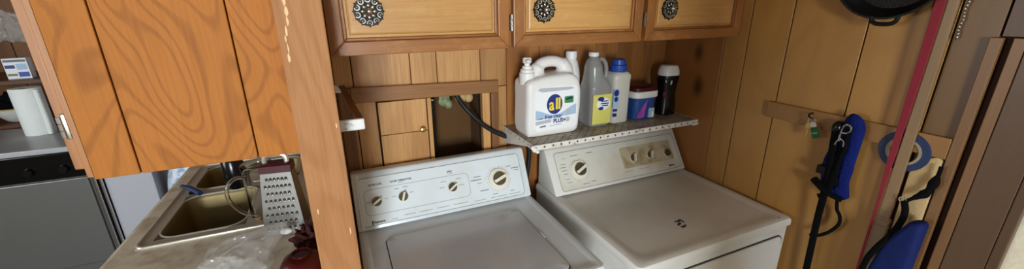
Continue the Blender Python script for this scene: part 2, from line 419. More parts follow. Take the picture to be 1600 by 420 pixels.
# right wall
wr = struct('wall_right', box(XR + 0.013, XR + 0.06, 0.30, YB + 0.05, 0, 2.4), 'groove', loc=(XR + 0.013, 1.163, 1.2))
def planks_y(wall, edges, z0, z1, m, t=0.012, gap=0.005, x=XR):
    for a, b_ in zip(edges[:-1], edges[1:]):
        obj('plank', box(x, x + t, a + gap / 2, b_ - gap / 2, z0, z1, 0.0004, 1), m, wall, loc=(x + t, (a + b_) / 2, z0))
obj('plank', box(XR, XR + 0.012, 1.1645, YB + 0.012, 0.01, 2.39, 0.0015, 1), 'knotty', wr, loc=(XR + 0.006, 1.163, 1.2))
planks_y(wr, [0.68, 0.906, 1.06, 1.163], 0.01, 2.39, 'birch')
planks_y(wr, [0.49, 0.68], 0.01, 2.39, 'birch')
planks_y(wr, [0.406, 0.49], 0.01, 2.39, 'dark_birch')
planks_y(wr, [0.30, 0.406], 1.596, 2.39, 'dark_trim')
t2 = struct('trim_2', box(XR - 0.014, XR, 0.420, 0.925, 1.266, 1.326, 0.002), 'rail')
# door casing at the right
cs = struct('trim_3', box(XR - 0.014, XR, 0.396, 0.419, 0.0, 1.593, 0.002), 'casing')
obj('dark_gap', box(XR + 0.004, XR + 0.012, 0.381, 0.396, 0.0, 1.593), 'groove', cs)
obj('edge_strip', box(XR - 0.010, XR + 0.01, 0.358, 0.381, 0.0, 1.593, 0.002), 'casing', cs)
obj('casing_board', box(XR - 0.012, XR + 0.01, 0.283, 0.357, 0.0, 1.593, 0.002), 'dark_trim', cs)
# cream wall that starts at the casing and comes forward
struct('wall_cream', box(1.512, 1.62, -4.0, 0.299, 0, 2.4), 'plaster')
obj('edge_strip', box(XR - 0.012, XR + 0.011, 0.262, 0.282, 0.0, 1.593, 0.002), 'dark_trim', cs)

# partition between kitchen and laundry alcove
wp = struct('wall_partition', box(-0.104, -0.022, 1.02, 2.9, 0, 2.4), 'maple')
post = struct('trim_4', box(-0.1055, -0.0125, 0.968, 1.02, 0, 2.4, 0.002), 'post')
ch = bmesh.new()
for (u0, z0, ln, wd) in ((-0.083, 1.688, 0.02, 0.006), (-0.0815, 1.668, 0.016, 0.0075), (-0.083, 1.648, 0.018, 0.004), (-0.0885, 1.628, 0.022, 0.004), (-0.092, 1.612, 0.012, 0.003), (-0.0905, 1.592, 0.02, 0.0025), (-0.092, 1.572, 0.016, 0.0045), (-0.02, 1.41, 0.01, 0.003), (-0.025, 1.13, 0.02, 0.003), (-0.09, 1.2, 0.012, 0.003)):
    poly = []
    for i in range(10):
        a = 2 * math.pi * i / 10; k = random.uniform(0.7, 1.15)
        poly.append((u0 + wd * 0.6 * k * math.cos(a), z0 + ln * 0.6 * k * math.sin(a)))
    prism(poly, (0, 0.9676, 0), X, Z, (0, 0.001, 0), bm=ch)
obj('worn_chips', ch, 'chip', post)

# rest of the shell
wl = struct('wall_left', box(-3.05, -3.0, -4.1, 4.4, 0, 2.4), 'paneling')
wk = struct('wall_kitchen', box(-3.0, 1.6, 4.312, 4.36, 0, 2.4), 'groove')
ex = [-3.0, -2.72, -2.45, -2.23, -2.0, -1.72, -1.4, -1.0, -0.5, -0.1]
for a, b_ in zip(ex[:-1], ex[1:]):
    obj('plank', box(a + 0.003, b_ - 0.003, 4.30, 4.312, 0.0, 2.39, 0.002, 1), 'far_wood', wk, loc=((a + b_) / 2, 4.31, 0))
wb = box(-3.0, -1.95, -4.05, -4.0, 0, 2.4); box(-0.45, 1.6, -4.05, -4.0, 0, 2.4, bm=wb)
box(-1.95, -0.45, -4.05, -4.0, 0, 0.9, bm=wb); box(-1.95, -0.45, -4.05, -4.0, 2.1, 2.4, bm=wb)
struct('wall_behind', wb, 'paneling')
win = struct('window_1', box(-1.95, -1.89, -4.06, -3.99, 0.9, 2.1, 0.003), 'white')
for a in ((-0.51, -0.45, 0.9, 2.1), (-1.89, -0.51, 0.9, 0.96), (-1.89, -0.51, 2.04, 2.1), (-1.22, -1.18, 0.96, 2.04)):
    obj('window_frame', box(a[0], a[1], -4.06, -3.99, a[2], a[3], 0.003), 'white', win)
obj('pane', box(-1.89, -1.22, -4.04, -4.035, 0.96, 2.04), 'glass', win); obj('pane', box(-1.18, -0.51, -4.04, -4.035, 0.96, 2.04), 'glass', win)
struct('shade_stub', box(0.34, 0.64, -0.60, -0.45, 0, 2.4), 'paneling')  # unseen stub added behind the camera to shade the bottle corner

# ------------------------------------------------------------------ wall cabinets over the machines
def rosette(door, x, z, y):
    r = 0.041; o = Vector((x, y, z)); n = 12; pl = []
    for i in range(96):
        a = 2 * math.pi * i / 96
        k = 0.90 + 0.10 * max(0, math.cos(n * a)) ** 8
        pl.append((r * k * math.cos(a), r * k * math.sin(a)))
    obj('pull_plate', prism(pl, o, X, Z, (0, -0.003, 0)), 'tarnish', door)
    b = None
    for i in range(10):
        a = 2 * math.pi * (i + 0.5) / 10
        c = o + X * (r * 0.70 * math.cos(a)) + Z * (r * 0.70 * math.sin(a)) + Y * (-0.004)
        b = tube([c + X * (0.0062 * math.cos(a + 0.4 + t * 0.52)) + Z * (0.0062 * math.sin(a + 0.4 + t * 0.52)) for t in range(10)], [0.0012 + 0.0001 * t for t in range(10)], 6, bm=b)
        b = ellipsoid(c + X * (0.0008 * math.cos(a)) + Z * (0.0008 * math.sin(a)), 0.0028, 0.002, 0.0018, b, 8, 5, Matrix.Rotation(-a, 3, 'Y'))
    for i in range(8):
        a = 2 * math.pi * i / 8
        b = ellipsoid(o + X * (r * 0.36 * math.cos(a)) + Z * (r * 0.36 * math.sin(a)) + Y * (-0.0055), 0.0058, 0.003, 0.0040, b, 8, 5, Matrix.Rotation(-a, 3, 'Y'))
    obj('pull_petals', b, 'silver', door, True)
    obj('pull_ring', tube([o + X * (0.0195 * math.cos(t * math.pi / 10)) + Z * (0.0195 * math.sin(t * math.pi / 10)) + Y * (-0.005) for t in range(20)], 0.0018, 6, True), 'tarnish', door, True)
    obj('pull_knob', lathe([(0.008, 0), (0.005, 0.006), (0.0075, 0.012), (0.0085, 0.017), (0.006, 0.021), (0.002, 0.023)], o, (0, -1, 0), 16), 'silver', door, True)

def frame_piece(x0, x1, z0, z1, side, wd, y0, y1):
    if side == 'b': p = [(x0, z0), (x1, z0), (x1 - wd, z0 + wd), (x0 + wd, z0 + wd)]
    if side == 't': p = [(x0, z1), (x1, z1), (x1 - wd, z1 - wd), (x0 + wd, z1 - wd)]
    if side == 'l': p = [(x0, z0), (x0 + wd, z0 + wd), (x0 + wd, z1 - wd), (x0, z1)]
    if side == 'r': p = [(x1, z0), (x1 - wd, z0 + wd), (x1 - wd, z1 - wd), (x1, z1)]
    return prism(p, (0, y0, 0), X, Z, (0, y1 - y0, 0), 0.0025, 2)

CZ0, CZ1 = 1.555, 2.30
def wall_cabinet(x0, x1, bx0, bx1, label, hx=None):
    c = thing('wall_cabinet', label, 'cabinet', ((x0 + x1) / 2, 1.29, CZ0), 'wall cabinets above the laundry machines')
    obj('body', box(bx0, bx1, 1.124, YB - 0.001, CZ0 + 0.004, CZ1, 0.002), 'cab_frame_v', c)
    d = obj('door', box(x0 + 0.03, x1 - 0.03, 1.112, 1.121, CZ0 + 0.03, CZ1 - 0.03), 'cab_panel', c, loc=((x0 + x1) / 2, 1.1, CZ0))
    for s in 'btlr':
        obj('rail' if s in 'bt' else 'stile', frame_piece(x0, x1, CZ0, CZ1, s, 0.036, 1.100, 1.122), 'cab_frame_h' if s in 'bt' else 'cab_frame_v', d)
    for s in 'btlr':   # moulding that steps down to the panel
        obj('moulding', frame_piece(x0 + 0.036, x1 - 0.036, CZ0 + 0.036, CZ1 - 0.036, s, 0.009, 1.105, 1.118), 'cab_frame_h' if s in 'bt' else 'cab_frame_v', d)
    # raised field
    m = 0.051
    lo = [[Vector((x, yy, z)) for x, z in ((x0 + mm, CZ0 + mm), (x1 - mm, CZ0 + mm), (x1 - mm, CZ1 - mm), (x0 + mm, CZ1 - mm))] for mm, yy in ((m, 1.113), (m + 0.002, 1.106), (m + 0.006, 1.104))]
    obj('panel', loft(lo), 'cab_panel', d)
    rosette(d, x0 + 0.104, 1.665, 1.104)
    if hx is not None:
        hb = box(hx - 0.004, hx + 0.004, 1.099, 1.112, 1.605, 1.652, 0.0012)
        for zz in (1.612, 1.628, 1.645): tube([(hx, 1.0975, zz - 0.007), (hx, 1.0985, zz + 0.007)], 0.0034, 8, bm=hb)
        obj('hinge', hb, 'dull', d, True)
    return c
wall_cabinet(-0.012, 0.486, -0.020, 0.492, 'brown wooden wall cabinet with rosette pull directly above the washer', 0.4925)
wall_cabinet(0.499, 0.993, 0.4925, 1.005, 'brown wooden wall cabinet, middle one of the three above the shelf', 1.001)
wall_cabinet(1.011, 1.497, 1.0055, 1.499, 'dim brown wooden wall cabinet in the corner against the right plank wall')

# ------------------------------------------------------------------ washer and dryer
def console_basis(y0, z0, y1, z1):
    o = Vector((0, y0, z0)); up = (Vector((0, y1, z1)) - o).normalized(); n = X.cross(up)
    return o, up, n
def on_c(B, x, t, h=0.0): return B[0] + X * x + B[1] * t + B[2] * h

def rr_line(B, x0, x1, t0, t1, r, rad=0.0007, h=0.0012):
    return tube([on_c(B, p[0], p[1], h) for p in rrect(x0, x1, t0, t1, r)], rad, 5, True)

def knob(parent, B, x, t, r, ang, ring=None, h=0.002, hgt=0.018, dark='knob_dark', bar=True):
    c = on_c(B, x, t, h)
    if ring:
        rg = obj('dial_skirt', lathe([(ring, 0), (ring, 0.002), (ring * 0.95, 0.005), (ring * 0.62, 0.006)], c, B[2], 36), 'knob_cream', parent, True)
        tk = None
        for i in range(36):
            a = 2 * math.pi * i / 36
            if i % 9 == 0: continue
            d = X * math.cos(a) + B[1] * math.sin(a)
            tk = tube([c + d * (ring * 1.08) , c + d * (ring * 1.2)], 0.0006, 4, bm=tk)
        obj('dial_ticks', tk, 'line', parent)
    k = obj('knob', lathe([(r * 1.02, 0), (r, hgt * 0.5), (r * 0.94, hgt * 0.62)], c + B[2] * (0.005 if ring else 0), B[2], 24), dark, parent, True)
    # rim and grip bar
    obj('knob_rim', lathe([(r * 1.1, 0), (r * 1.1, 0.003), (r * 1.03, 0.004)], c + B[2] * (0.005 if ring else 0), B[2], 24), 'knob_cream', k, True)
    if bar:
        d = X * math.cos(ang) + B[1] * math.sin(ang); e = B[2].cross(d)
        w_ = r * 0.23
        obj('grip', prism([(-r * 0.97, -w_), (r * 0.97, -w_), (r * 0.97, w_), (-r * 0.97, w_)], c + B[2] * (hgt * 0.5), d, e, B[2] * (hgt * 0.75), 0.001), 'knob_cream', k)

def dashes(B, spots, h=0.0012):
    b = None
    for (x, t, w_, hh) in spots:
        n = max(1, int(w_ / 0.006)); s = w_ / n
        for i in range(n):
            xx = x - w_ / 2 + i * s
            b = prism([(0, 0), (s * 0.8, 0), (s * 0.8, hh), (0, hh)], on_c(B, xx, t, h), X, B[1], B[2] * 0.0003, bm=b)
    return b

def machine(name, label, cat, x0, x1, yf, yb, B, prof, zt, mt, mf, cx0, cx1):
    w_ = thing(name, label, cat, ((x0 + x1) / 2, (yf + yb) / 2, 0))
    obj('body', box(x0 + 0.003, x1 - 0.003, yf + 0.012, yb, 0.02, zt - 0.032, 0.006), mt, w_, True)
    pr = [(p[0], p[1]) for p in prof]
    b = prism(pr, (cx0, 0, 0), Y, Z, (cx1 - cx0, 0, 0), 0.006, 3)
    obj('console', b, mt, w_, True)
    return w_

ZT = 0.92
# washer
BW = console_basis(1.31, 0.925, 1.40, 1.105)
wa = machine('washing_machine', 'white top-loading washer with four console knobs, left of the dryer', 'washer', -0.011, 0.674, 0.80, 1.465, BW,
             [(1.31, 0.922), (1.40, 1.105), (1.408, 1.109), (1.445, 1.106), (1.455, 1.09), (1.455, 0.922)], ZT, 'enamel', 'console', -0.010, 0.670)
# top deck with raised rim and recess for the lid
dk = []
deck = bmesh.new()
x0, x1, y0, y1 = -0.011, 0.674, 0.80, 1.465
def rl(i, z, r=0.02): return [Vector((p[0], p[1], z)) for p in rrect(x0 + i, x1 - i, y0 + i, y1 - i, r, 5)]
deck = loft([rl(0, ZT - 0.03), rl(0, ZT - 0.008), rl(0.004, ZT - 0.001), rl(0.009, ZT), rl(0.022, ZT), rl(0.03, ZT - 0.005), rl(0.034, ZT - 0.006)])
obj('top_deck', deck, 'enamel', wa, True)
lr = lambda i, z: [Vector((p[0], p[1], z)) for p in rrect(0.074 + i, 0.572 - i, 0.84 + i, 1.240 - i, 0.022, 5)]
obj('lid_gap', loft([lr(-0.003, ZT - 0.0058), lr(-0.003, ZT - 0.0050)]), 'seam', wa)
lid = obj('lid', loft([lr(0, ZT - 0.0056), lr(0, ZT - 0.002), lr(0.002, ZT), lr(0.03, ZT + 0.0005), lr(0.045, ZT - 0.0005)]), 'lid', wa, True)
obj('lid_bumper', box(0.5735, 0.578, 1.02, 1.05, ZT - 0.005, ZT + 0.001, 0.001), 'white', wa)
# console face
fp = [(p[0], p[1]) for p in rrect(0.011, 0.643, 0.012, 0.183, 0.012)]
face = obj('console_face', prism(fp, BW[0] + BW[2] * -0.001, X, BW[1], BW[2] * 0.0022, 0.0005, 1), 'console', wa)
obj('face_outline', rr_line(BW, 0.011, 0.643, 0.012, 0.183, 0.012, 0.0009), 'line', face)
obj('knob_outline', rr_line(BW, 0.026, 0.416, 0.048, 0.140, 0.018, 0.0006), 'line', face)
obj('badge', prism([(0.040, 0.014), (0.085, 0.014), (0.085, 0.030), (0.040, 0.030)], BW[0] + BW[2] * 0.0011, X, BW[1], BW[2] * 0.0004), 'lbl_white', face)
obj('badge_mark', prism([(0.040, 0.015), (0.0445, 0.015), (0.0445, 0.029), (0.040, 0.029)], BW[0] + BW[2] * 0.0016, X, BW[1], BW[2] * 0.0003), 'print', face)
obj('badge_lettering', text_bm('Kenmore', 0.0125, on_c(BW, 0.066, 0.0225, 0.0017), X, BW[1], bold=0.0005, sx=0.8), 'print', face)
for s, x, t in (('WATER LEVEL', 0.068, 0.1555), ('WATER TEMPERATURE', 0.159, 0.1555), ('SPEED', 0.345, 0.1555)):
    obj('lettering', text_bm(s, 0.0095, on_c(BW, x, t, 0.0013), X, BW[1], bold=0.0002, sx=0.8), 'print', face)
obj('printed_marks', dashes(BW, [(0.038, 0.094, 0.012, 0.002), (0.100, 0.098, 0.014, 0.002), (0.128, 0.100, 0.014, 0.002), (0.140, 0.126, 0.016, 0.0025), (0.172, 0.128, 0.02, 0.0025), (0.192, 0.104, 0.014, 0.002),
    (0.316, 0.120, 0.022, 0.0025), (0.308, 0.098, 0.02, 0.002), (0.376, 0.122, 0.02, 0.0025), (0.384, 0.096, 0.024, 0.002), (0.345, 0.147, 0.024, 0.0015), (0.159, 0.147, 0.024, 0.0015),
    (0.452, 0.115, 0.03, 0.003), (0.446, 0.102, 0.044, 0.004), (0.458, 0.088, 0.02, 0.002), (0.474, 0.056, 0.036, 0.004), (0.517, 0.034, 0.022, 0.003), (0.592, 0.034, 0.016, 0.003), (0.620, 0.124, 0.034, 0.004), (0.624, 0.115, 0.02, 0.003), (0.592, 0.135, 0.022, 0.003),
    (0.120, 0.020, 0.02, 0.002), (0.175, 0.026, 0.04, 0.002), (0.235, 0.026, 0.05, 0.002), (0.30, 0.026, 0.05, 0.002), (0.37, 0.026, 0.06, 0.002), (0.45, 0.022, 0.05, 0.002), (0.53, 0.022, 0.07, 0.002), (0.6, 0.022, 0.05, 0.002)]), 'line', face)['kind'] = 'stuff'
knob(wa, BW, 0.066, 0.094, 0.0165, 0.55)
knob(wa, BW, 0.159, 0.094, 0.0165, 1.25)
knob(wa, BW, 0.347, 0.094, 0.0165, 0.6)
knob(wa, BW, 0.541, 0.093, 0.027, 0.35, ring=0.044, hgt=0.022)
for s in (0.001, 0.655):
    obj('end_cap', prism([(0.008, 0.002), (0.020, 0.002), (0.020, 0.20), (0.008, 0.20)], BW[0] + X * (s - 0.006), X, BW[1], BW[2] * 0.002, 0.001), 'enamel', wa)

# dryer
BD = console_basis(1.252, 0.925, 1.36, 1.093)
dr = machine('clothes_dryer', 'white front-loading dryer with scuffed top beside the right plank wall', 'dryer', 0.752, 1.484, 0.745, 1.43, BD,
             [(1.252, 0.922), (1.36, 1.093), (1.37, 1.098), (1.40, 1.096), (1.41, 1.08), (1.415, 0.922)], ZT, 'enamel_d', 'console_d', 0.757, 1.483)
x0, x1, y0, y1 = 0.750, 1.484, 0.745, 1.43
obj('top_panel', loft([rl(0, ZT - 0.030, 0.012), rl(0, ZT - 0.012, 0.014), rl(0.004, ZT - 0.003, 0.016), rl(0.012, ZT, 0.02), rl(0.03, ZT, 0.04), rl(0.048, ZT - 0.006, 0.05), rl(0.055, ZT - 0.0065, 0.05)]), 'enamel_d', dr, True)
obj('seam', box(x0 + 0.004, x1 - 0.004, y0 + 0.008, y1 - 0.01, ZT - 0.033, ZT - 0.029), 'seam', dr)
# front door
dd = obj('front_door', loft([[Vector((p[0], yy, p[1])) for p in rrect(0.86 + i, 1.455 - i, 0.30 + i, 0.845 - i, 0.03)] for i, yy in ((0, 0.757), (0, 0.752), (0.004, 0.748), (0.02, 0.747))]), 'enamel_d', dr, True)
obj('door_gap', tube([Vector((p[0], 0.756, p[1])) for p in rrect(0.857, 1.458, 0.297, 0.848, 0.032)], 0.0025, 6, True), 'seam', dd)
fp = [(p[0], p[1]) for p in rrect(0.793, 1.462, 0.012, 0.180, 0.012)]
fd = obj('console_face', prism(fp, BD[0] + BD[2] * -0.001, X, BD[1], BD[2] * 0.0022, 0.0005, 1), 'console_d', dr)
obj('face_outline', rr_line(BD, 0.793, 1.462, 0.012, 0.180, 0.012, 0.0009), 'line', fd)
obj('yellowed_panel', prism(rrect(1.13, 1.43, 0.055, 0.152, 0.01), BD[0] + BD[2] * 0.0008, X, BD[1], BD[2] * 0.0009), 'grime', fd)
obj('badge', prism([(1.378, 0.024), (1.425, 0.024), (1.425, 0.034), (1.378, 0.034)], BD[0] + BD[2] * 0.0011, X, BD[1], BD[2] * 0.0004), 'lbl_white', fd)
obj('badge_lettering', text_bm('Kenmore', 0.012, on_c(BD, 1.402, 0.029, 0.0017), X, BD[1], bold=0.0009, sx=0.8), 'print', fd)
obj('printed_marks', dashes(BD, [(0.836, 0.15, 0.02, 0.002), (0.826, 0.125, 0.024, 0.003), (0.822, 0.112, 0.03, 0.003), (0.826, 0.098, 0.026, 0.003), (0.830, 0.082, 0.022, 0.003), (0.832, 0.06, 0.024, 0.002), (0.838, 0.045, 0.026, 0.002), (0.97, 0.156, 0.035, 0.003),
    (0.955, 0.030, 0.026, 0.003), (0.915, 0.026, 0.03, 0.003), (0.89, 0.155, 0.04, 0.003), (1.16, 0.145, 0.03, 0.002), (1.28, 0.14, 0.026, 0.002), (1.39, 0.14, 0.05, 0.003), (1.15, 0.04, 0.05, 0.0015), (1.24, 0.04, 0.06, 0.0015)]), 'line', fd)['kind'] = 'stuff'
knob(dr, BD, 0.898, 0.092, 0.027, 0.45, ring=0.042, hgt=0.022)
knob(dr, BD, 1.194, 0.096, 0.0165, 1.3)
knob(dr, BD, 1.293, 0.095, 0.0165, 1.2)
knob(dr, BD, 1.395, 0.089, 0.0165, 0.8, bar=False)
chips = None
for (x, y, l, wd, a) in ((1.068, 0.895, 0.016, 0.006, 0.5), (1.085, 0.912, 0.012, 0.005, 0.3), (1.093, 0.902, 0.010, 0.004, 1.3), (1.070, 0.912, 0.010, 0.0045, -0.4), (1.066, 0.876, 0.012, 0.006, 0.0), (1.078, 0.878, 0.008, 0.004, 0.6), (1.43, 0.765, 0.004, 0.003, 0)):
    pl = []
    for i in range(9):
        t = 2 * math.pi * i / 9; k = random.uniform(0.75, 1.2)
        px, py = l * k * math.cos(t), wd * k * math.sin(t)
        pl.append((x + px * math.cos(a) - py * math.sin(a), y + px * math.sin(a) + py * math.cos(a)))
    chips = prism(pl, (0, 0, ZT - 0.0064 if x < 1.4 else ZT - 0.0005), X, Y, (0, 0, 0.0009), bm=chips)
obj('paint_chip', chips, 'seam', dr)

# ------------------------------------------------------------------ perforated shelf and what stands on it
ZS = 1.19; sx0, sx1, sy0, sy1 = 0.618, 1.443, 1.190, 1.474
sh = thing('wall_shelf', 'white perforated metal shelf holding laundry bottles above the dryer', 'shelf', ((sx0 + sx1) / 2, sy1, ZS - 0.02))
def perforated(nx, ny, o, u, v, hole, thick):
    b = bmesh.new(); n = u.cross(v).normalized() * thick
    cache = {}
    def V(i, j, off=Vector((0, 0, 0))):
        return b.verts.new(o + u * (i / nx) + v * (j / ny) + off)
    for top in (0, 1):
        off = n if top else Vector((0, 0, 0))
        for i in range(nx):
            for j in range(ny):
                out = [V(i + a, j + c, off) for a, c in ((0, 0), (1, 0), (1, 1), (0, 1))]
                m = hole / 2
                if (i + j) % 2: b.faces.new(out); continue
                inn = [V(i + a, j + c, off) for a, c in ((0.5 - m, 0.5 - m), (0.5 + m, 0.5 - m), (0.5 + m, 0.5 + m), (0.5 - m, 0.5 + m))]
                for k in range(4):
                    b.faces.new((out[k], out[(k + 1) % 4], inn[(k + 1) % 4], inn[k]))
    bmesh.ops.remove_doubles(b, verts=b.verts[:], dist=1e-5)
    bmesh.ops.recalc_face_normals(b, faces=b.faces[:])
    return b
obj('shelf_plate', perforated(46, 15, Vector((sx0, sy0, ZS - 0.002)), X * (sx1 - sx0), Y * (sy1 - sy0), 0.42, 0.002), 'shelf_top', sh)
obj('front_lip', perforated(46, 1, Vector((sx0, sy0, ZS - 0.018)), X * (sx1 - sx0), Z * 0.018, 0.42, 0.0015), 'shelf_white', sh)
obj('front_edge', tube([(sx0, sy0, ZS - 0.001), (sx1, sy0, ZS - 0.001)], 0.0022, 6), 'shelf_white', sh)
obj('lower_edge', tube([(sx0, sy0, ZS - 0.018), (sx1, sy0, ZS - 0.018)], 0.0022, 6), 'shelf_white', sh)
for xx in (sx0, sx1):
    obj('side_lip', perforated(1, 15, Vector((xx, sy0, ZS - 0.018)), Z * 0.018, Y * (sy1 - sy0), 0.42, 0.0015), 'shelf_white', sh)
    obj('side_edge', tube([(xx, sy0, ZS - 0.001), (xx, sy1, ZS - 0.001)], 0.0022, 6), 'shelf_white', sh)
    obj('bracket', prism([(sy0 + 0.05, ZS - 0.018), (sy1, ZS - 0.018), (sy1, ZS - 0.075)], (xx - 0.001, 0, 0), Y, Z, (0.002, 0, 0)), 'shelf_white', sh)
cap = ellipsoid((sx0 + 0.002, sy0 - 0.004, ZS - 0.014), 0.011, 0.009, 0.010)
ellipsoid((sx0 + 0.014, sy0 - 0.003, ZS - 0.024), 0.008, 0.007, 0.007, cap); ellipsoid((sx0 - 0.006, sy0 - 0.002, ZS - 0.006), 0.008, 0.007, 0.008, cap)
obj('corner_tie', cap, 'white', sh, True)
obj('corner_tie', ellipsoid((sx1 - 0.02, sy0 - 0.004, ZS - 0.016), 0.022, 0.007, 0.007), 'white', sh, True)

ZI = ZS + 0.0012
# big white detergent jug
jx0, jx1, jy0, jy1 = 0.626, 0.866, 1.262, 1.395
jug = thing('detergent_jug', 'large white laundry detergent jug with round blue all logo', 'jug', (0.745, 1.33, ZI))
outline = [(0.640, 0), (0.850, 0), (0.862, 0.02), (0.868, 0.10), (0.868, 0.17), (0.858, 0.215), (0.840, 0.232), (0.815, 0.243), (0.700, 0.236), (0.66, 0.228), (0.634, 0.222), (0.627, 0.20), (0.629, 0.13), (0.626, 0.05), (0.630, 0.015)]
b = prism([(p[0], p[1]) for p in outline], (0, jy0, ZI), X, Z, (0, jy1 - jy0, 0), 0.02, 4)
ym = (jy0 + jy1) / 2
tube(smooth_path([(0.690, ym, ZI + 0.205), (0.699, ym, ZI + 0.250), (0.716, ym, ZI + 0.275), (0.758, ym, ZI + 0.283), (0.800, ym, ZI + 0.274), (0.822, ym, ZI + 0.248), (0.828, ym, ZI + 0.205)], 5), [0.033] * 5 + [0.029] * 3 + [0.022] * 13 + [0.030] * 3 + [0.034] * 7, 12, bm=b)
jb = remesh(obj('body', b, 'jug', jug, True), 0.004, 8)
obj('neck', lathe([(0.030, 0.205), (0.030, 0.246), (0.026, 0.250), (0.026, 0.258), (0.022, 0.262)], (0.652, ym - 0.01, ZI), n=24), 'white', jug, True)
tp = lathe([(0.019, 0.258), (0.0185, 0.272), (0.011, 0.274), (0.011, 0.282), (0.017, 0.284), (0.017, 0.299), (0.014, 0.304)], (0.652, ym - 0.01, ZI), n=20)
ellipsoid((0.646, ym - 0.03, ZI + 0.292), 0.010, 0.014, 0.009, tp)
obj('tap', tp, 'white', jug, True)
# label
LY = jy0 - 0.0006
def lab(poly, m, lift, nm, par=None): return obj(nm, prism([(p[0], p[1] + ZI) for p in poly], (0, LY - lift, 0), X, Z, (0, 0.0022, 0)), m, par or jug)
lb = lab(rrect(0.656, 0.846, 0.026, 0.196, 0.022), 'lbl_white', 0.0010, 'label')
lab([(0.668, 0.186), (0.678, 0.194), (0.815, 0.190), (0.83, 0.183), (0.80, 0.179), (0.69, 0.178)], 'lbl_grey', 0.0014, 'label_stripe', lb)
wave = [(0.660 + 0.018 * i, 0.110 - 0.030 * math.sin(math.pi * i / 10) ** 1.5 + 0.012 * (i / 10)) for i in range(11)]
lab([(0.660, 0.072)] + [(0.84, 0.080)] + list(reversed(wave)), 'lbl_sky', 0.0014, 'label_wave', lb)
lab([(0.660, 0.052), (0.728, 0.058), (0.728, 0.071), (0.660, 0.066)], 'lbl_grey', 0.0017, 'label_band', lb)
lab([(0.742 + 0.034 * math.cos(2 * math.pi * i / 32), 0.128 + 0.039 * math.sin(2 * math.pi * i / 32)) for i in range(32)], 'lbl_blue', 0.0022, 'logo_disc', lb)
obj('logo_lettering', text_bm('a', 0.066, (0.7285, LY - 0.0026, ZI + 0.126), X, Z, bold=0.0016, sx=0.8), 'ltr_yellow', lb)
obj('logo_lettering', text_bm('ll', 0.060, (0.7565, LY - 0.0026, ZI + 0.1275), X, Z, bold=0.0022, sx=0.9), 'ltr_yellow', lb)
obj('lettering', text_bm('free clear', 0.022, (0.738, LY - 0.0024, ZI + 0.080), X, Z, bold=0.0003, sx=0.9), 'lbl_blue', lb)
obj('lettering', text_bm('with', 0.013, (0.680, LY - 0.0024, ZI + 0.076), X, Z, sx=0.9), 'lbl_blue', lb)
obj('lettering', text_bm('PLUS+', 0.022, (0.765, LY - 0.0024, ZI + 0.061), X, Z, bold=0.0008, sx=0.92), 'lbl_blue', lb)
lab([(0.802 + 0.0105 * math.cos(2 * math.pi * i / 20), 0.062 + 0.0105 * math.sin(2 * math.pi * i / 20)) for i in range(20)], 'lbl_grey', 0.0017, 'label_dot', lb)
lab(rrect(0.786, 0.826, 0.127, 0.154, 0.004), 'green_lbl', 0.0020, 'label_badge', lb)
lab([(0.792, 0.146), (0.82, 0.151), (0.82, 0.143), (0.792, 0.139)], 'print', 0.0026, 'badge_marks', lb)
lab([(0.795, 0.104), (0.812, 0.106), (0.812, 0.082), (0.797, 0.080)], 'lbl_grey', 0.0018, 'label_mark', lb)
lab([(0.680, 0.040), (0.705, 0.042), (0.705, 0.048), (0.680, 0.046)], 'line', 0.0018, 'label_mark', lb)
lab([(0.722, 0.042), (0.775, 0.045), (0.775, 0.048), (0.722, 0.045)], 'lbl_grey', 0.0018, 'label_mark', lb)

# white bottle hiding behind the jug
wbo = thing('white_bottle', 'plain white bottle with white cap half hidden behind the blue-logo jug', 'bottle', (0.916, 1.428, ZI))
obj('body', lathe([(0.036, 0), (0.040, 0.006), (0.040, 0.20), (0.037, 0.225), (0.028, 0.262), (0.022, 0.272), (0.021, 0.28)], (0.916, 1.428, ZI), n=28), 'jug', wbo, True)
obj('cap', lathe([(0.0245, 0.276), (0.0245, 0.302), (0.022, 0.305)], (0.916, 1.428, ZI), n=24), 'white', wbo, True)

# clear grey jug with a yellow label
cj = thing('clear_jug', 'clear grey plastic jug with handle and pale yellow label', 'jug', (0.985, 1.34, ZI))
cx, cy = 0.985, 1.338
def rl2(w_, d, z, r=0.02, dx=0): return [Vector((cx + dx + p[0], cy + p[1], ZI + z)) for p in rrect(-w_, w_, -d, d, min(r, w_ * 0.9, d * 0.9), 5)]
b = loft([rl2(0.046, 0.046, 0), rl2(0.051, 0.05, 0.008), rl2(0.052, 0.051, 0.165), rl2(0.046, 0.047, 0.19, 0.03, -0.005), rl2(0.036, 0.042, 0.215, 0.03, -0.014), rl2(0.032, 0.038, 0.250, 0.03, -0.017), rl2(0.024, 0.026, 0.275, 0.02, -0.019), rl2(0.018, 0.018, 0.284, 0.016, -0.018), rl2(0.018, 0.018, 0.295, 0.016, -0.018)])
tube(smooth_path([(cx - 0.006, cy, ZI + 0.268), (cx + 0.022, cy, ZI + 0.276), (cx + 0.043, cy, ZI + 0.258), (cx + 0.050, cy, ZI + 0.218), (cx + 0.044, cy, ZI + 0.17)], 5), 0.0095, 10, bm=b)
remesh(obj('body', b, 'clear_pl', cj, True), 0.003, 3)
obj('cap', lathe([(0.021, 0.290), (0.021, 0.303), (0.019, 0.306)], (cx - 0.018, cy, ZI), n=24), 'white', cj, True)
lb2 = obj('label', box(cx - 0.046, cx + 0.046, cy - 0.0535, cy - 0.051, ZI + 0.012, ZI + 0.138, 0.001), 'lbl_yellow', cj)
obj('label_disc', prism([(cx + 0.006 + 0.034 * math.cos(2 * math.pi * i / 24), ZI + 0.098 + 0.026 * math.sin(2 * math.pi * i / 24)) for i in range(24)], (0, cy - 0.0540, 0), X, Z, (0, 0.001, 0)), 'lbl_white', lb2)
mk = None
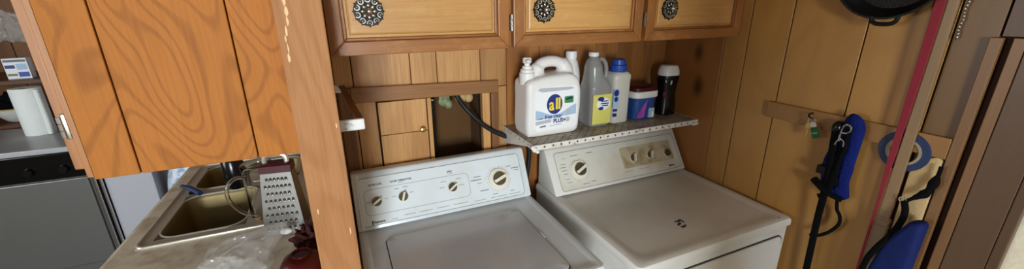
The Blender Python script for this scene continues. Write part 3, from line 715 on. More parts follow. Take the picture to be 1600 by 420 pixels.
for (dx, dz, rx, rz) in ((-0.014, 0.021, 0.016, 0.009), (-0.012, -0.019, 0.013, 0.007)):
    mk = prism([(cx + 0.006 + dx + rx * math.cos(2 * math.pi * i / 16), ZI + 0.098 + dz + rz * math.sin(2 * math.pi * i / 16)) for i in range(16)], (0, cy - 0.0545, 0), X, Z, (0, 0.001, 0), bm=mk)
for (dx, dz, w_) in ((0.012, 0.009, 0.036), (0.012, -0.001, 0.04), (0.014, -0.010, 0.03)):
    mk = box(cx + dx - w_ / 2, cx + dx + w_ / 2, cy - 0.0545, cy - 0.0535, ZI + 0.098 + dz, ZI + 0.098 + dz + 0.0045, bm=mk)
obj('label_marks', mk, 'lbl_blue', lb2)['kind'] = 'stuff'

# milky bottle with a blue cap
mb = thing('milky_bottle', 'milky white square-shouldered bottle with a bright blue cap', 'bottle', (1.095, 1.335, ZI))
cx, cy = 1.095, 1.335
obj('body', loft([rl2(0.040, 0.036, 0, 0.015), rl2(0.044, 0.040, 0.006, 0.018), rl2(0.045, 0.041, 0.185, 0.018), rl2(0.046, 0.042, 0.188, 0.018), rl2(0.046, 0.042, 0.205, 0.018), rl2(0.040, 0.037, 0.216, 0.02), rl2(0.030, 0.030, 0.222, 0.025)]), 'milky', mb, True)
cp = [(0.034, 0.218), (0.036, 0.226), (0.036, 0.246), (0.030, 0.250), (0.028, 0.268), (0.024, 0.272)]
obj('cap', lathe(cp, (cx, cy, ZI), n=28), 'blue_cap', mb, True)
l3 = obj('label', box(cx - 0.0475, cx - 0.018, cy - 0.0425, cy - 0.040, ZI + 0.07, ZI + 0.15, 0.001), 'lbl_sky', mb)
m3 = None
for (dx, dz, r) in ((-0.034, 0.135, 0.013), (-0.034, 0.108, 0.010)):
    m3 = prism([(cx + dx + r * math.cos(2 * math.pi * i / 16), ZI + dz + r * 1.1 * math.sin(2 * math.pi * i / 16)) for i in range(16)], (0, cy - 0.0432, 0), X, Z, (0, 0.001, 0), bm=m3)
box(cx - 0.044, cx - 0.024, cy - 0.0432, cy - 0.0402, ZI + 0.055, ZI + 0.065, bm=m3); box(cx - 0.044, cx - 0.026, cy - 0.0432, cy - 0.0402, ZI + 0.032, ZI + 0.046, bm=m3)
obj('label_marks', m3, 'lbl_blue', l3)['kind'] = 'stuff'

# tub of pods
tb = thing('detergent_tub', 'squat blue and purple detergent tub with burgundy and white lid', 'tub', (1.232, 1.34, ZI))
cx, cy = 1.232, 1.345
obj('body', loft([rl2(0.052, 0.044, 0, 0.022), rl2(0.056, 0.048, 0.005, 0.024), rl2(0.063, 0.053, 0.108, 0.026)]), 'tub_blue', tb, True)
obj('rim', loft([rl2(0.066, 0.056, 0.098, 0.028), rl2(0.069, 0.059, 0.102, 0.028), rl2(0.069, 0.059, 0.124, 0.028), rl2(0.066, 0.056, 0.127, 0.026)]), 'white', tb, True)
obj('lid', loft([rl2(0.064, 0.054, 0.1265, 0.026), rl2(0.064, 0.054, 0.142, 0.026), rl2(0.058, 0.048, 0.147, 0.026)]), 'maroon', tb, True)
obj('label_swirl', prism([(cx - 0.045, ZI + 0.010), (cx - 0.012, ZI + 0.010), (cx - 0.004, ZI + 0.05), (cx + 0.004, ZI + 0.09), (cx - 0.012, ZI + 0.075), (cx - 0.03, ZI + 0.045), (cx - 0.048, ZI + 0.03)], (0, cy - 0.0545, 0), X, Z, (0, 0.006, 0)), 'tub_purple', tb)
lt = obj('label_patch', box(cx + 0.016, cx + 0.046, cy - 0.0560, cy - 0.045, ZI + 0.006, ZI + 0.05, 0.001), 'lbl_sky', tb)
obj('label_code', box(cx + 0.030, cx + 0.044, cy - 0.0566, cy - 0.045, ZI + 0.009, ZI + 0.034), 'lbl_white', lt)

# black bottle with a pale cap
bk = thing('black_bottle', 'glossy black waisted bottle with pale grey cap nearest the corner', 'bottle', (1.385, 1.33, ZI))
cx, cy = 1.385, 1.335
obj('body', loft([rl2(0.044, 0.034, 0, 0.03), rl2(0.047, 0.037, 0.006, 0.03), rl2(0.044, 0.035, 0.05, 0.03), rl2(0.040, 0.032, 0.10, 0.03), rl2(0.043, 0.034, 0.14, 0.03), rl2(0.049, 0.037, 0.168, 0.03), rl2(0.047, 0.036, 0.183, 0.03)]), 'black', bk, True)
obj('cap', loft([rl2(0.047, 0.036, 0.183, 0.03), rl2(0.049, 0.038, 0.188, 0.034), rl2(0.047, 0.037, 0.205, 0.034), rl2(0.040, 0.031, 0.224, 0.03), rl2(0.034, 0.027, 0.228, 0.026)]), 'white', bk, True)
lm = ellipsoid((cx - 0.030, cy - 0.027, ZI + 0.162), 0.011, 0.003, 0.012); ellipsoid((cx - 0.012, cy - 0.0345, ZI + 0.155), 0.006, 0.003, 0.013, lm)
obj('label_marks', lm, 'lbl_grey', bk, True)['kind'] = 'stuff'
lm = ellipsoid((cx - 0.034, cy - 0.022, ZI + 0.098), 0.008, 0.003, 0.012); ellipsoid((cx - 0.026, cy - 0.027, ZI + 0.088), 0.009, 0.003, 0.005, lm)
obj('label_marks', lm, 'red_web', bk, True)['kind'] = 'stuff'

# valve in the recess, hose
vv = thing('water_valve', 'corroded greenish shut-off valve inside the wall opening', 'valve', (0.38, 1.545, 1.30))
b = ellipsoid((0.378, 1.525, 1.312), 0.026, 0.02, 0.022); ellipsoid((0.394, 1.52, 1.300), 0.018, 0.016, 0.02, b); box(0.356, 0.40, 1.515, 1.54, 1.318, 1.384, 0.004, bm=b)
obj('valve_body', b, 'patina', vv, True)
b = ellipsoid((0.452, 1.53, 1.322), 0.028, 0.02, 0.024); ellipsoid((0.484, 1.53, 1.318), 0.02, 0.018, 0.022, b)
obj('insulation', b, 'canvas', vv, True)
obj('pipe', tube([(0.336, 1.55, 1.384), (0.336, 1.55, 1.02)], 0.006, 8), 'tarnish', vv, True)
obj('pipe_clip', ellipsoid((0.330, 1.525, 1.322), 0.008, 0.006, 0.007), 'silver', vv, True)
tag(obj('black_hose', tube(smooth_path([(0.416, 1.50, 1.362), (0.428, 1.487, 1.325), (0.46, 1.462, 1.275), (0.52, 1.452, 1.212), (0.58, 1.45, 1.170), (0.64, 1.446, 1.140), (0.70, 1.44, 1.115), (0.725, 1.44, 1.06), (0.712, 1.45, 0.9)], 6), 0.0095, 10), 'black_rubber', smooth=True),
    'thick black hose sagging out of the wall opening behind the shelf', 'hose')

# white bracket on the partition
br = thing('wall_bracket', 'white two-arm bracket with dark bar fixed beside the post', 'bracket', (-0.02, 1.2, 1.37))
obj('arm', box(-0.022, 0.0115, 1.37, 1.385, 1.411, 1.436, 0.003), 'white', br)
obj('arm', box(-0.022, 0.0465, 1.055, 1.068, 1.368, 1.398, 0.004), 'white', br)
obj('cross_bar', loft([[Vector(p) for p in ((0.028, 1.062, 1.394), (0.045, 1.062, 1.392), (0.045, 1.062, 1.397), (0.028, 1.062, 1.399))],
                       [Vector(p) for p in ((-0.006, 1.380, 1.430), (0.0115, 1.380, 1.430), (0.0115, 1.380, 1.436), (-0.006, 1.380, 1.436))]]), 'frame_dark', br)
st = None
for i, (a, c) in enumerate(((0.0, 0.007), (0.009, 0.013), (0.016, 0.024), (0.004, 0.02), (0.0, 0.012))):
    st = box(-0.004 + a, -0.004 + c, 1.0545, 1.0555, 1.374 + i * 0.004, 1.3765 + i * 0.004, bm=st)
obj('label_marks', st, 'lbl_grey', br)

# ------------------------------------------------------------------ kitchen side: cabinet with veneer side, counter, sink
kc = thing('kitchen_cabinet', 'orange oak kitchen wall cabinet with grooved side panel next to the post', 'cabinet', (-0.29, 1.3, 1.347))
obj('body', box(-0.468, -0.1065, 1.012, 1.62, 1.352, 2.3), 'groove', kc)
for a, b_ in ((-0.476, -0.4045), (-0.4015, -0.194), (-0.191, -0.1065)):
    obj('side_board', box(a, b_, 1.0, 1.012, 1.347, 2.3, 0.0012, 1), 'veneer', kc, loc=((a + b_) / 2, 1.0, 1.347))
obj('face_frame', box(-0.487, -0.477, 1.002, 1.62, 1.352, 2.3, 0.001), 'cab_edge', kc)
kd = obj('door', box(-0.506, -0.489, 1.012, 1.61, 1.368, 2.29, 0.003), 'cab_edge', kc)
hb = box(-0.497, -0.488, 1.004, 1.0118, 1.434, 1.484, 0.002)
for zz in (1.445, 1.459, 1.473): tube([(-0.4975, 1.004, zz - 0.006), (-0.4975, 1.004, zz + 0.006)], 0.0042, 8, bm=hb)
obj('hinge', hb, 'silver', kd, True)

# base cabinets and counter
bc = thing('base_cabinet', 'wooden base cabinet carrying the sink counter', 'cabinet', (-0.42, 1.8, 0))
obj('body', box(-0.70, -0.645, 1.02, 2.55, 0.0, 0.879, 0.002), 'cab_frame_v', bc)
obj('side_panel', box(-0.645, -0.106, 1.02, 1.04, 0.0, 0.879, 0.002), 'cab_frame_v', bc)
obj('side_panel', box(-0.645, -0.106, 2.53, 2.55, 0.0, 0.879, 0.002), 'cab_frame_v', bc)
for y0_ in (1.04, 1.55, 2.05):
    d_ = obj('door', box(-0.718, -0.701, y0_, y0_ + 0.46, 0.12, 0.86, 0.003), 'cab_frame_v', bc)
    obj('handle', tube([(-0.74, y0_ + 0.42, 0.66), (-0.74, y0_ + 0.42, 0.76)], 0.006, 8), 'silver', d_, True)

def slab_with_hole(x0, x1, y0, y1, hx0, hx1, hy0, hy1, z0, z1):
    b = bmesh.new()
    xs = (x0, hx0, hx1, x1); ys = (y0, hy0, hy1, y1)
    for z in (z0, z1):
        for i in range(3):
            for j in range(3):
                if i == 1 and j == 1: continue
                b.faces.new([b.verts.new(p) for p in ((xs[i], ys[j], z), (xs[i + 1], ys[j], z), (xs[i + 1], ys[j + 1], z), (xs[i], ys[j + 1], z))])
    for (r, c) in (((x0, y0, x1, y1), 0), ((hx0, hy0, hx1, hy1), 1)):
        q = ((r[0], r[1]), (r[2], r[1]), (r[2], r[3]), (r[0], r[3]))
        for i in range(4):
            a, d = q[i], q[(i + 1) % 4]
            b.faces.new([b.verts.new(p) for p in ((a[0], a[1], z0), (d[0], d[1], z0), (d[0], d[1], z1), (a[0], a[1], z1))])
    bmesh.ops.remove_doubles(b, verts=b.verts[:], dist=1e-5); bmesh.ops.recalc_face_normals(b, faces=b.faces[:])
    return b
ct = thing('countertop', 'beige mottled laminate countertop around the steel sink', 'countertop', (-0.43, 1.8, 0.88))
obj('slab', slab_with_hole(-0.738, -0.106, 1.0, 2.6, -0.675, -0.16, 1.525, 2.29, 0.88, 0.92), 'counter', ct)
obj('front_edge', prism([(-0.7382, 0.88), (-0.752, 0.884), (-0.755, 0.90), (-0.752, 0.916), (-0.7382, 0.92)], (0, 1.0, 0), X, Z, (0, 1.6, 0), 0.0), 'counter', ct, True)

sk = thing('kitchen_sink', 'double-bowl stainless steel sink set in the beige counter', 'sink', (-0.42, 1.9, 0.74))
ox0, ox1, oy0, oy1 = -0.694, -0.14, 1.505, 2.308
bowls = ((-0.652, -0.385, 1.552, 1.912), (-0.652, -0.235, 1.968, 2.262))
def strips(z0, z1):
    b = box(ox0 + 0.006, ox1 - 0.006, oy0 + 0.006, bowls[0][2], z0, z1)
    box(ox0 + 0.006, ox1 - 0.006, bowls[0][3], bowls[1][2], z0, z1, bm=b); box(ox0 + 0.006, ox1 - 0.006, bowls[1][3], oy1 - 0.006, z0, z1, bm=b)
    box(ox0 + 0.006, bowls[0][0], bowls[0][2], bowls[0][3], z0, z1, bm=b); box(bowls[0][1], ox1 - 0.006, bowls[0][2], bowls[0][3], z0, z1, bm=b)
    box(ox0 + 0.006, bowls[1][0], bowls[1][2], bowls[1][3], z0, z1, bm=b); box(bowls[1][1], ox1 - 0.006, bowls[1][2], bowls[1][3], z0, z1, bm=b)
    return b
obj('deck', strips(0.9205, 0.9235), 'steel', sk)
obj('rim', tube([Vector((p[0], p[1], 0.9235)) for p in rrect(ox0 + 0.006, ox1 - 0.006, oy0 + 0.006, oy1 - 0.006, 0.03, 6)], 0.0055, 8, True), 'steel', sk, True)
for (a, c, d, e) in bowls:
    R = 0.06; loops = []
    base = rrect(a, c, d, e, R, 6)
    def tosq(p):
        x, y = p
        cxm, cym = (a + c) / 2, (d + e) / 2
        hx, hy = (c - a) / 2, (e - d) / 2
        k = max(abs(x - cxm) / hx, abs(y - cym) / hy)
        return (cxm + (x - cxm) / k, cym + (y - cym) / k)
    loops.append([Vector((*tosq(p), 0.9236)) for p in base])
    loops.append([Vector((p[0], p[1], 0.9236)) for p in base])
    for i, z in ((0.006, 0.918), (0.010, 0.905), (0.020, 0.78), (0.030, 0.755), (0.055, 0.745)):
        loops.append([Vector((p[0], p[1], z)) for p in rrect(a + i, c - i, d + i, e - i, R, 6)])
    bo = obj('bowl', loft(loops, cap0=False), 'steel_d', sk, True)
    obj('bowl_edge', tube([Vector((p[0], p[1], 0.9225)) for p in rrect(a + 0.003, c - 0.003, d + 0.003, e - 0.003, R, 6)], 0.004, 6, True), 'steel', bo, True)
    obj('drain', lathe([(0.04, 0), (0.04, 0.002), (0.034, 0.003), (0.03, 0.001)], ((a + c) / 2, (d + e) / 2, 0.745)), 'chrome', bo, True)
# things in and around the sink
bt = thing('soap_bottle', 'black soap bottle standing behind the sink divider', 'bottle', (-0.40, 1.965, 0.924))
obj('body', lathe([(0.036, 0), (0.041, 0.008), (0.041, 0.125), (0.030, 0.142), (0.012, 0.15)], (-0.475, 1.94, 0.9245), n=20), 'black', bt, True)
obj('pump', lathe([(0.013, 0.149), (0.013, 0.165), (0.005, 0.168), (0.005, 0.188), (0.012, 0.189), (0.012, 0.196)], (-0.475, 1.94, 0.9245), n=14), 'black', bt, True)
bb_ = thing('dish_brush', 'dark blue dish brush lying across the sink divider', 'brush', (-0.62, 1.94, 0.924))
obj('handle', tube(smooth_path([(-0.685, 1.99, 0.946), (-0.655, 1.96, 0.945), (-0.625, 1.93, 0.940), (-0.60, 1.90, 0.934)], 4), [0.008] * 4 + [0.011] * 9, 8), 'blue_tape', bb_, True)
obj('bristles', box(-0.648, -0.618, 1.925, 1.95, 0.9235, 0.935, 0.003), 'black_web', bb_)
pt = lathe([(0.10, 0), (0.098, 0.006), (0.07, 0.014), (0.055, 0.016)], (-0.46, 2.13, 0.83), (0.15, -0.75, 0.62), 36)
tag(obj('dinner_plate', pt, 'milky', smooth=True), 'pale plate leaning inside the far sink bowl', 'plate')

# glass mug
mg = thing('glass_mug', 'large clear glass mug with loop handle at the sink edge', 'mug', (-0.320, 1.588, 0.924))
mc = (-0.320, 1.588, 0.9245)
obj('body', lathe([(0.040, 0), (0.047, 0.003), (0.049, 0.02), (0.0475, 0.10), (0.050, 0.19), (0.052, 0.212), (0.0505, 0.214), (0.049, 0.212), (0.047, 0.19), (0.0445, 0.10), (0.045, 0.03), (0.040, 0.022), (0.001, 0.022)], mc, n=40), 'glass', mg, True)
hd = Vector((-0.92, -0.4, 0)).normalized()
hp = [Vector(mc) + hd * r + Z * z for r, z in ((0.047, 0.172), (0.070, 0.176), (0.094, 0.160), (0.104, 0.125), (0.098, 0.088), (0.078, 0.050), (0.056, 0.026), (0.046, 0.018))]
obj('handle', tube(smooth_path(hp, 5), 0.0085, 10, flat=0.8), 'glass', mg, True)

# grater
gc = Vector((-0.234, 1.452, 0.921)); ga = math.radians(-9)
gu = Vector((math.cos(ga), math.sin(ga), 0)); gv = Vector((-math.sin(ga), math.cos(ga), 0))
gr = thing('box_grater', 'steel box grater with maroon collar standing beside the glass mug', 'grater', gc)
def gl(w_, d, z): return [gc + gu * (w_ * a) + gv * (d * b_) + Z * z for a, b_ in ((-1, -1), (1, -1), (1, 1), (-1, 1))]
HB, HT = 0.0, 0.232
wB, dB, wT, dT = 0.066, 0.045, 0.046, 0.026
obj('body', loft([gl(wB, dB, HB), gl(wB, dB, 0.006), gl(wT, dT, HT)]), 'grater', gr)
obj('collar', loft([gl(wT + 0.003, dT + 0.003, HT - 0.004), gl(wT + 0.002, dT + 0.002, HT + 0.020), gl(wT - 0.008, dT - 0.004, HT + 0.026)]), 'maroon', gr)
obj('handle', tube(smooth_path([gc + gu * -0.034 + Z * 0.252, gc + gu * -0.030 + Z * 0.279, gc + Z * 0.289, gc + gu * 0.030 + Z * 0.279, gc + gu * 0.034 + Z * 0.252], 5), 0.008, 8), 'steel', gr, True)
holes = None; teeth = None
slope = (dB - dT) / (HT - 0.006)
for r in range(8):
    z = 0.028 + r * 0.0255
    t = (z - 0.006) / (HT - 0.006); wz = wB + (wT - wB) * t; dz = dB + (dT - dB) * t
    n = 7 if r % 2 == 0 else 6
    for i in range(n):
        xx = (i - (n - 1) / 2) * (2 * wz - 0.022) / 6.4
        p = gc + gu * xx + gv * (-dz - 0.0003) + Z * z
        holes = ellipsoid(p, 0.0050, 0.0014, 0.0062, holes, 8, 5)
        teeth = ellipsoid(p + Z * -0.0042 + gu * 0.0018 + gv * -0.0016, 0.0046, 0.0028, 0.0032, teeth, 8, 5)
obj('holes', holes, 'seam', gr, True); obj('teeth', teeth, 'chrome', gr, True)

# plastic bag on the counter
def lump(c, rx, ry, rz, amp, sc, seed, u=36, v=22, flat=True, tail=None):
    b = bmesh.new(); bmesh.ops.create_uvsphere(b, u_segments=u, v_segments=v, radius=1)
    off = Vector((seed * 3.1, seed * 1.7, seed * 0.9))
    for w_ in b.verts:
        d = w_.co.normalized()
        k = 1 + amp * noise.noise(d * sc + off) + amp * 0.5 * abs(noise.noise(d * sc * 2.3 + off))
        p = Vector((d.x * rx * k, d.y * ry * k, d.z * rz * k))
        if tail:
            q = max(0.0, d.dot(Vector(tail[0]).normalized())); p += Vector(tail[1]) * q ** 9
        w_.co = p
    zmin = -rz * 0.8
    for w_ in b.verts:
        if flat and w_.co.z < zmin: w_.co.z = zmin
        w_.co += Vector(c) - Vector((0, 0, zmin))
    return b
pb = thing('plastic_bag', 'crumpled clear plastic bag tied with a white twist on the counter', 'bag', (-0.34, 1.27, 0.921))
obj('film', lump((-0.345, 1.215, 0.9215), 0.085, 0.10, 0.055, 0.42, 1.7, 3, 56, 32, tail=((0.6, 0.75, 0.25), (0.06, 0.035, 0.015))), 'film', pb, True)
obj('inner_fold', lump((-0.33, 1.225, 0.9235), 0.055, 0.07, 0.034, 0.5, 2.0, 9, 40, 24), 'film', pb, True)
obj('twist', ellipsoid((-0.228, 1.345, 0.968), 0.018, 0.012, 0.011), 'white', pb, True)
for i, (p, q) in enumerate((((-0.40, 1.27, 0.965), (-0.33, 1.31, 0.985)), ((-0.36, 1.19, 0.985), (-0.375, 1.225, 0.988)), ((-0.315, 1.20, 0.985), (-0.30, 1.26, 0.985)), ((-0.27, 1.25, 0.972), (-0.25, 1.31, 0.972)))):
    m_ = (Vector(p) + Vector(q)) / 2 + Vector((0.004, 0, 0.004))
    obj('crease', tube(smooth_path([p, m_, q], 4), 0.0022, 5), 'film', pb, True)
tag(obj('crumpled_cloth', lump((-0.158, 1.285, 0.921), 0.036, 0.040, 0.042, 0.8, 3.4, 5, 48, 28), 'red_cloth', smooth=True), 'crumpled dark red cloth on the counter behind the post', 'cloth')
rb = thing('red_bowl', 'round dark red bowl upturned beside the clear plastic bag', 'bowl', (-0.185, 1.17, 0.921))
obj('body', lathe([(0.064, 0), (0.066, 0.004), (0.062, 0.026), (0.050, 0.046), (0.032, 0.056), (0.028, 0.056)], (-0.172, 1.165, 0.9215), n=36), 'red_glaze', rb, True)
obj('foot_ring', lathe([(0.028, 0.055), (0.028, 0.062), (0.024, 0.062), (0.024, 0.057)], (-0.172, 1.165, 0.9215), n=28), 'red_glaze', rb, True)

# ------------------------------------------------------------------ far kitchen
rg = thing('kitchen_range', 'grey kitchen range with black control strip below the paper towel', 'stove', (-1.85, 3.35, 0))
obj('body', box(-2.26, -1.452, 3.04, 3.66, 0.02, 0.884, 0.004), 'range_grey', rg)
obj('cooktop', box(-2.27, -1.448, 3.025, 3.67, 0.886, 0.918, 0.006), 'range_top', rg)
cp_ = obj('control_strip', box(-2.262, -1.455, 3.022, 3.039, 0.728, 0.884, 0.004), 'range_black', rg)
for xx in (-1.55, -1.70, -1.86, -2.02, -2.17):
    obj('control_knob', lathe([(0.024, 0), (0.022, 0.02), (0.018, 0.024)], (xx, 3.022, 0.79), (0, -1, 0), 20), 'black', cp_, True)
od = obj('oven_door', box(-2.25, -1.468, 3.022, 3.039, 0.14, 0.72, 0.006), 'range_grey', rg)
ef = obj('edge_trim', box(-1.452, -1.436, 3.018, 3.04, 0.02, 0.884, 0.005), 'chrome', rg)
obj('edge_trim', box(-1.430, -1.416, 3.03, 3.05, 0.02, 0.884, 0.005), 'chrome', rg)
pc = thing('kitchen_cupboard', 'pale grey low cupboard between the range and the sink counter', 'cabinet', (-1.28, 3.35, 0))
obj('body', box(-1.412, -1.18, 3.05, 3.66, 0.0, 0.90, 0.004), 'pale_grey', pc)
obj('top', box(-1.412, -1.175, 3.04, 3.67, 0.90, 0.918, 0.004), 'range_top', pc)
tag(obj('patterned_sack', lump((-0.99, 3.12, 0.0), 0.16, 0.14, 0.46, 0.12, 2.2, 2, 30, 20), 'pattern', smooth=True), 'pale blue and white printed sack standing beyond the counter', 'sack')
# paper towel
pr_ = thing('paper_towel_roll', 'white paper towel roll standing on the grey range top', 'paper towel', (-1.81, 3.45, 0.918))
obj('roll', lathe([(0.068, 0.001), (0.070, 0.004), (0.070, 0.296), (0.068, 0.30), (0.022, 0.30), (0.022, 0.27)], (-1.81, 3.45, 0.918), n=32), 'paper', pr_, True)
obj('loose_sheet', tube([(-1.742, 3.40, 0.923), (-1.738, 3.40, 1.0), (-1.738, 3.40, 1.21)], [0.012, 0.013, 0.012], 8), 'paper', pr_, True)
obj('core', lathe([(0.0215, 0.265), (0.0215, 0.2985), (0.018, 0.2985), (0.018, 0.265)], (-1.81, 3.45, 0.918), n=20), 'tape_core', pr_, True)
# wooden shelf on the kitchen wall with box and plate
ks = thing('kitchen_shelf', 'dark brown wooden shelf unit on the kitchen wall behind the range', 'shelf', (-2.3, 4.0, 0.93))
obj('shelf_board', box(-2.9, -1.80, 3.72, 4.298, 1.205, 1.235, 0.004), 'far_shelf', ks)
obj('shelf_board', box(-2.9, -1.80, 3.72, 4.298, 0.91, 0.935, 0.004), 'far_shelf', ks)
obj('side_board', box(-1.80, -1.775, 3.72, 4.298, 0.0, 1.236, 0.004), 'far_shelf', ks)
obj('side_board', box(-2.925, -2.90, 3.72, 4.298, 0.0, 1.236, 0.004), 'far_shelf', ks)
bx = thing('carton', 'small white and blue carton standing on the dark kitchen shelf', 'box', (-1.99, 3.83, 1.2355))
ang = math.radians(8); cu_ = Vector((math.cos(ang), math.sin(ang), 0)); cv_ = Vector((-math.sin(ang), math.cos(ang), 0)); c0 = Vector((-2.045, 3.79, 1.2355))
def cq(a0, a1, z0, z1, m, nm, l=0.0004, par=None): return obj(nm, prism([(a0, z0), (a1, z0), (a1, z1), (a0, z1)], c0 + cv_ * -l, cu_, Z, cv_ * 0.001), m, par or bx)
obj('body', prism([(0, 0), (0.112, 0), (0.112, 0.137), (0, 0.137)], c0, cu_, Z, cv_ * 0.07, 0.001), 'lbl_white', bx)
cq(0.004, 0.108, 0.112, 0.128, 'line', 'printed_band'); cq(0.004, 0.05, 0.07, 0.092, 'lbl_blue', 'printed_band'); cq(0.004, 0.05, 0.02, 0.035, 'tape_core', 'printed_band')
cq(0.056, 0.106, 0.012, 0.045, 'blue_cap', 'printed_band'); cq(0.056, 0.106, 0.06, 0.1, 'lbl_sky', 'printed_band')
bw = thing('mixing_bowl', 'pale bowl on the lower kitchen shelf beside the paper towel', 'bowl', (-2.08, 3.80, 0.936))
obj('body', lathe([(0.05, 0), (0.07, 0.01), (0.12, 0.07), (0.128, 0.10), (0.122, 0.10), (0.11, 0.07), (0.05, 0.02)], (-2.09, 3.86, 0.936), n=32), 'milky', bw, True)
obj('rim', tube([Vector((-2.09 + 0.126 * math.cos(2 * math.pi * i / 28), 3.86 + 0.126 * math.sin(2 * math.pi * i / 28), 1.036)) for i in range(28)], 0.005, 6, True), 'canvas', bw, True)
tag(obj('dark_cloth', lump((-2.08, 3.86, 0.985), 0.085, 0.085, 0.08, 0.6, 3.0, 8, 30, 20), 'black_web', smooth=True), 'dark crumpled cloth heaped inside the pale bowl', 'cloth')
tag(obj('hanging_bag', lump((-2.02, 3.95, 1.50), 0.10, 0.06, 0.09, 0.5, 2.8, 4, 36, 22, flat=False), 'film', smooth=True), 'crinkled clear bag hanging above the white and blue carton', 'bag')

# ------------------------------------------------------------------ things hanging on the right wall
# skillet
sp = thing('cast_iron_skillet', 'black cast iron skillet hanging high on the plank wall', 'pan', (1.47, 0.64, 1.63))
pc0 = (XR - 0.003, 0.635, 1.768)
obj('body', lathe([(0.105, 0.0), (0.112, 0.004), (0.135, 0.045), (0.137, 0.05), (0.131, 0.05), (0.106, 0.008)], pc0, (-1, 0, 0), 48), 'iron', sp, True)
tb_ = None
path = smooth_path([(XR - 0.048, 0.655, 1.640), (XR - 0.048, 0.652, 1.626), (XR - 0.048, 0.638, 1.619), (XR - 0.048, 0.612, 1.619), (XR - 0.048, 0.598, 1.626), (XR - 0.048, 0.594, 1.640)], 4)
obj('helper_loop', tube(path, 0.006, 8), 'iron', sp, True)
obj('handle', prism([(0.615, 1.88), (0.655, 1.88), (0.648, 2.02), (0.622, 2.02)], (XR - 0.048, 0, 0), Y, Z, (0.012, 0, 0), 0.004), 'iron', sp, True)
# stick with red strap
sp2 = thing('wooden_stick', 'long flat pale wooden stick hanging down the right wall', 'stick', (XR - 0.03, 0.5, 0.8))
obj('shaft', prism([(0.491, 1.9), (0.510, 1.9), (0.5145, 1.05), (0.486, 1.05)], (XR - 0.028, 0, 0), Y, Z, (0.010, 0, 0), 0.002), 'stick', sp2)
obj('lower_blade', prism([(0.482, 1.052), (0.516, 1.052), (0.520, 0.70), (0.486, 0.70)], (XR - 0.030, 0, 0), Y, Z, (0.013, 0, 0), 0.003), 'stick', sp2)
obj('band', prism([(0.481, 1.04), (0.517, 1.04), (0.517, 1.046), (0.481, 1.046)], (XR - 0.0305, 0, 0), Y, Z, (0.014, 0, 0), 0.0), 'casing', sp2)
obj('band', prism([(0.481, 1.02), (0.517, 1.02), (0.517, 1.024), (0.481, 1.024)], (XR - 0.0305, 0, 0), Y, Z, (0.014, 0, 0), 0.0), 'casing', sp2)
rsb = prism([(0.512, 1.9), (0.534, 1.9), (0.532, 1.5), (0.530, 1.24), (0.525, 1.10), (0.5235, 0.72), (0.518, 0.72), (0.517, 1.1), (0.515, 1.24), (0.512, 1.5)], (XR - 0.034, 0, 0), Y, Z, (0.004, 0, 0), 0.0008)
tag(obj('red_strap', rsb, 'red_web'), 'narrow red strap hanging along the edge of the pale stick', 'strap')
# chain
chn = thing('bead_chain', 'thin metal bead chain hanging right of the pale stick', 'chain', (XR - 0.012, 0.48, 1.58))
b = None
for i in range(34):
    b = ellipsoid((XR - 0.012, 0.478 + 0.0015 * math.sin(i * 1.3), 1.88 - i * 0.0088), 0.0032, 0.0032, 0.0032, b, 8, 5)
obj('beads', b, 'silver', chn, True)['kind'] = 'stuff'
obj('cord', tube([(XR - 0.012, 0.478, 1.885), (XR - 0.012, 0.478, 1.582)], 0.001, 5), 'tarnish', chn)
# keys with a green tag
ky = thing('key_ring', 'small keys with a dark green tag hanging on the batten', 'keys', (XR - 0.03, 0.73, 1.25))
obj('hook', tube(smooth_path([(XR - 0.014, 0.765, 1.316), (XR - 0.034, 0.765, 1.314), (XR - 0.040, 0.758, 1.306), (XR - 0.034, 0.748, 1.302)], 4), 0.003, 8), 'tarnish', ky, True)
obj('ring', tube([(XR - 0.034, 0.752 + 0.012 * math.cos(2 * math.pi * i / 16), 1.293 + 0.012 * math.sin(2 * math.pi * i / 16)) for i in range(16)], 0.0013, 5, True), 'silver', ky, True)
kk = lathe([(0.011, 0), (0.011, 0.002)], (XR - 0.034, 0.757, 1.275), (-1, 0, 0), 16); box(XR - 0.036, XR - 0.034, 0.755, 0.761, 1.235, 1.266, bm=kk)
obj('key', kk, 'brass', ky)
kk = lathe([(0.010, 0), (0.010, 0.002)], (XR - 0.038, 0.742, 1.283), (-1, 0, 0), 16); box(XR - 0.040, XR - 0.038, 0.738, 0.743, 1.25, 1.275, bm=kk)
obj('key', kk, 'silver', ky)
tg = obj('tag', prism([(0.748, 1.272), (0.728, 1.280), (0.712, 1.246), (0.733, 1.236)], (XR - 0.044, 0, 0), Y, Z, (0.004, 0, 0), 0.001), 'green_tag', ky)
obj('tag_mark', prism([(0.738, 1.258), (0.724, 1.264), (0.721, 1.258), (0.735, 1.252)], (XR - 0.0445, 0, 0), Y, Z, (0.004, 0, 0)), 'green_lbl', tg)
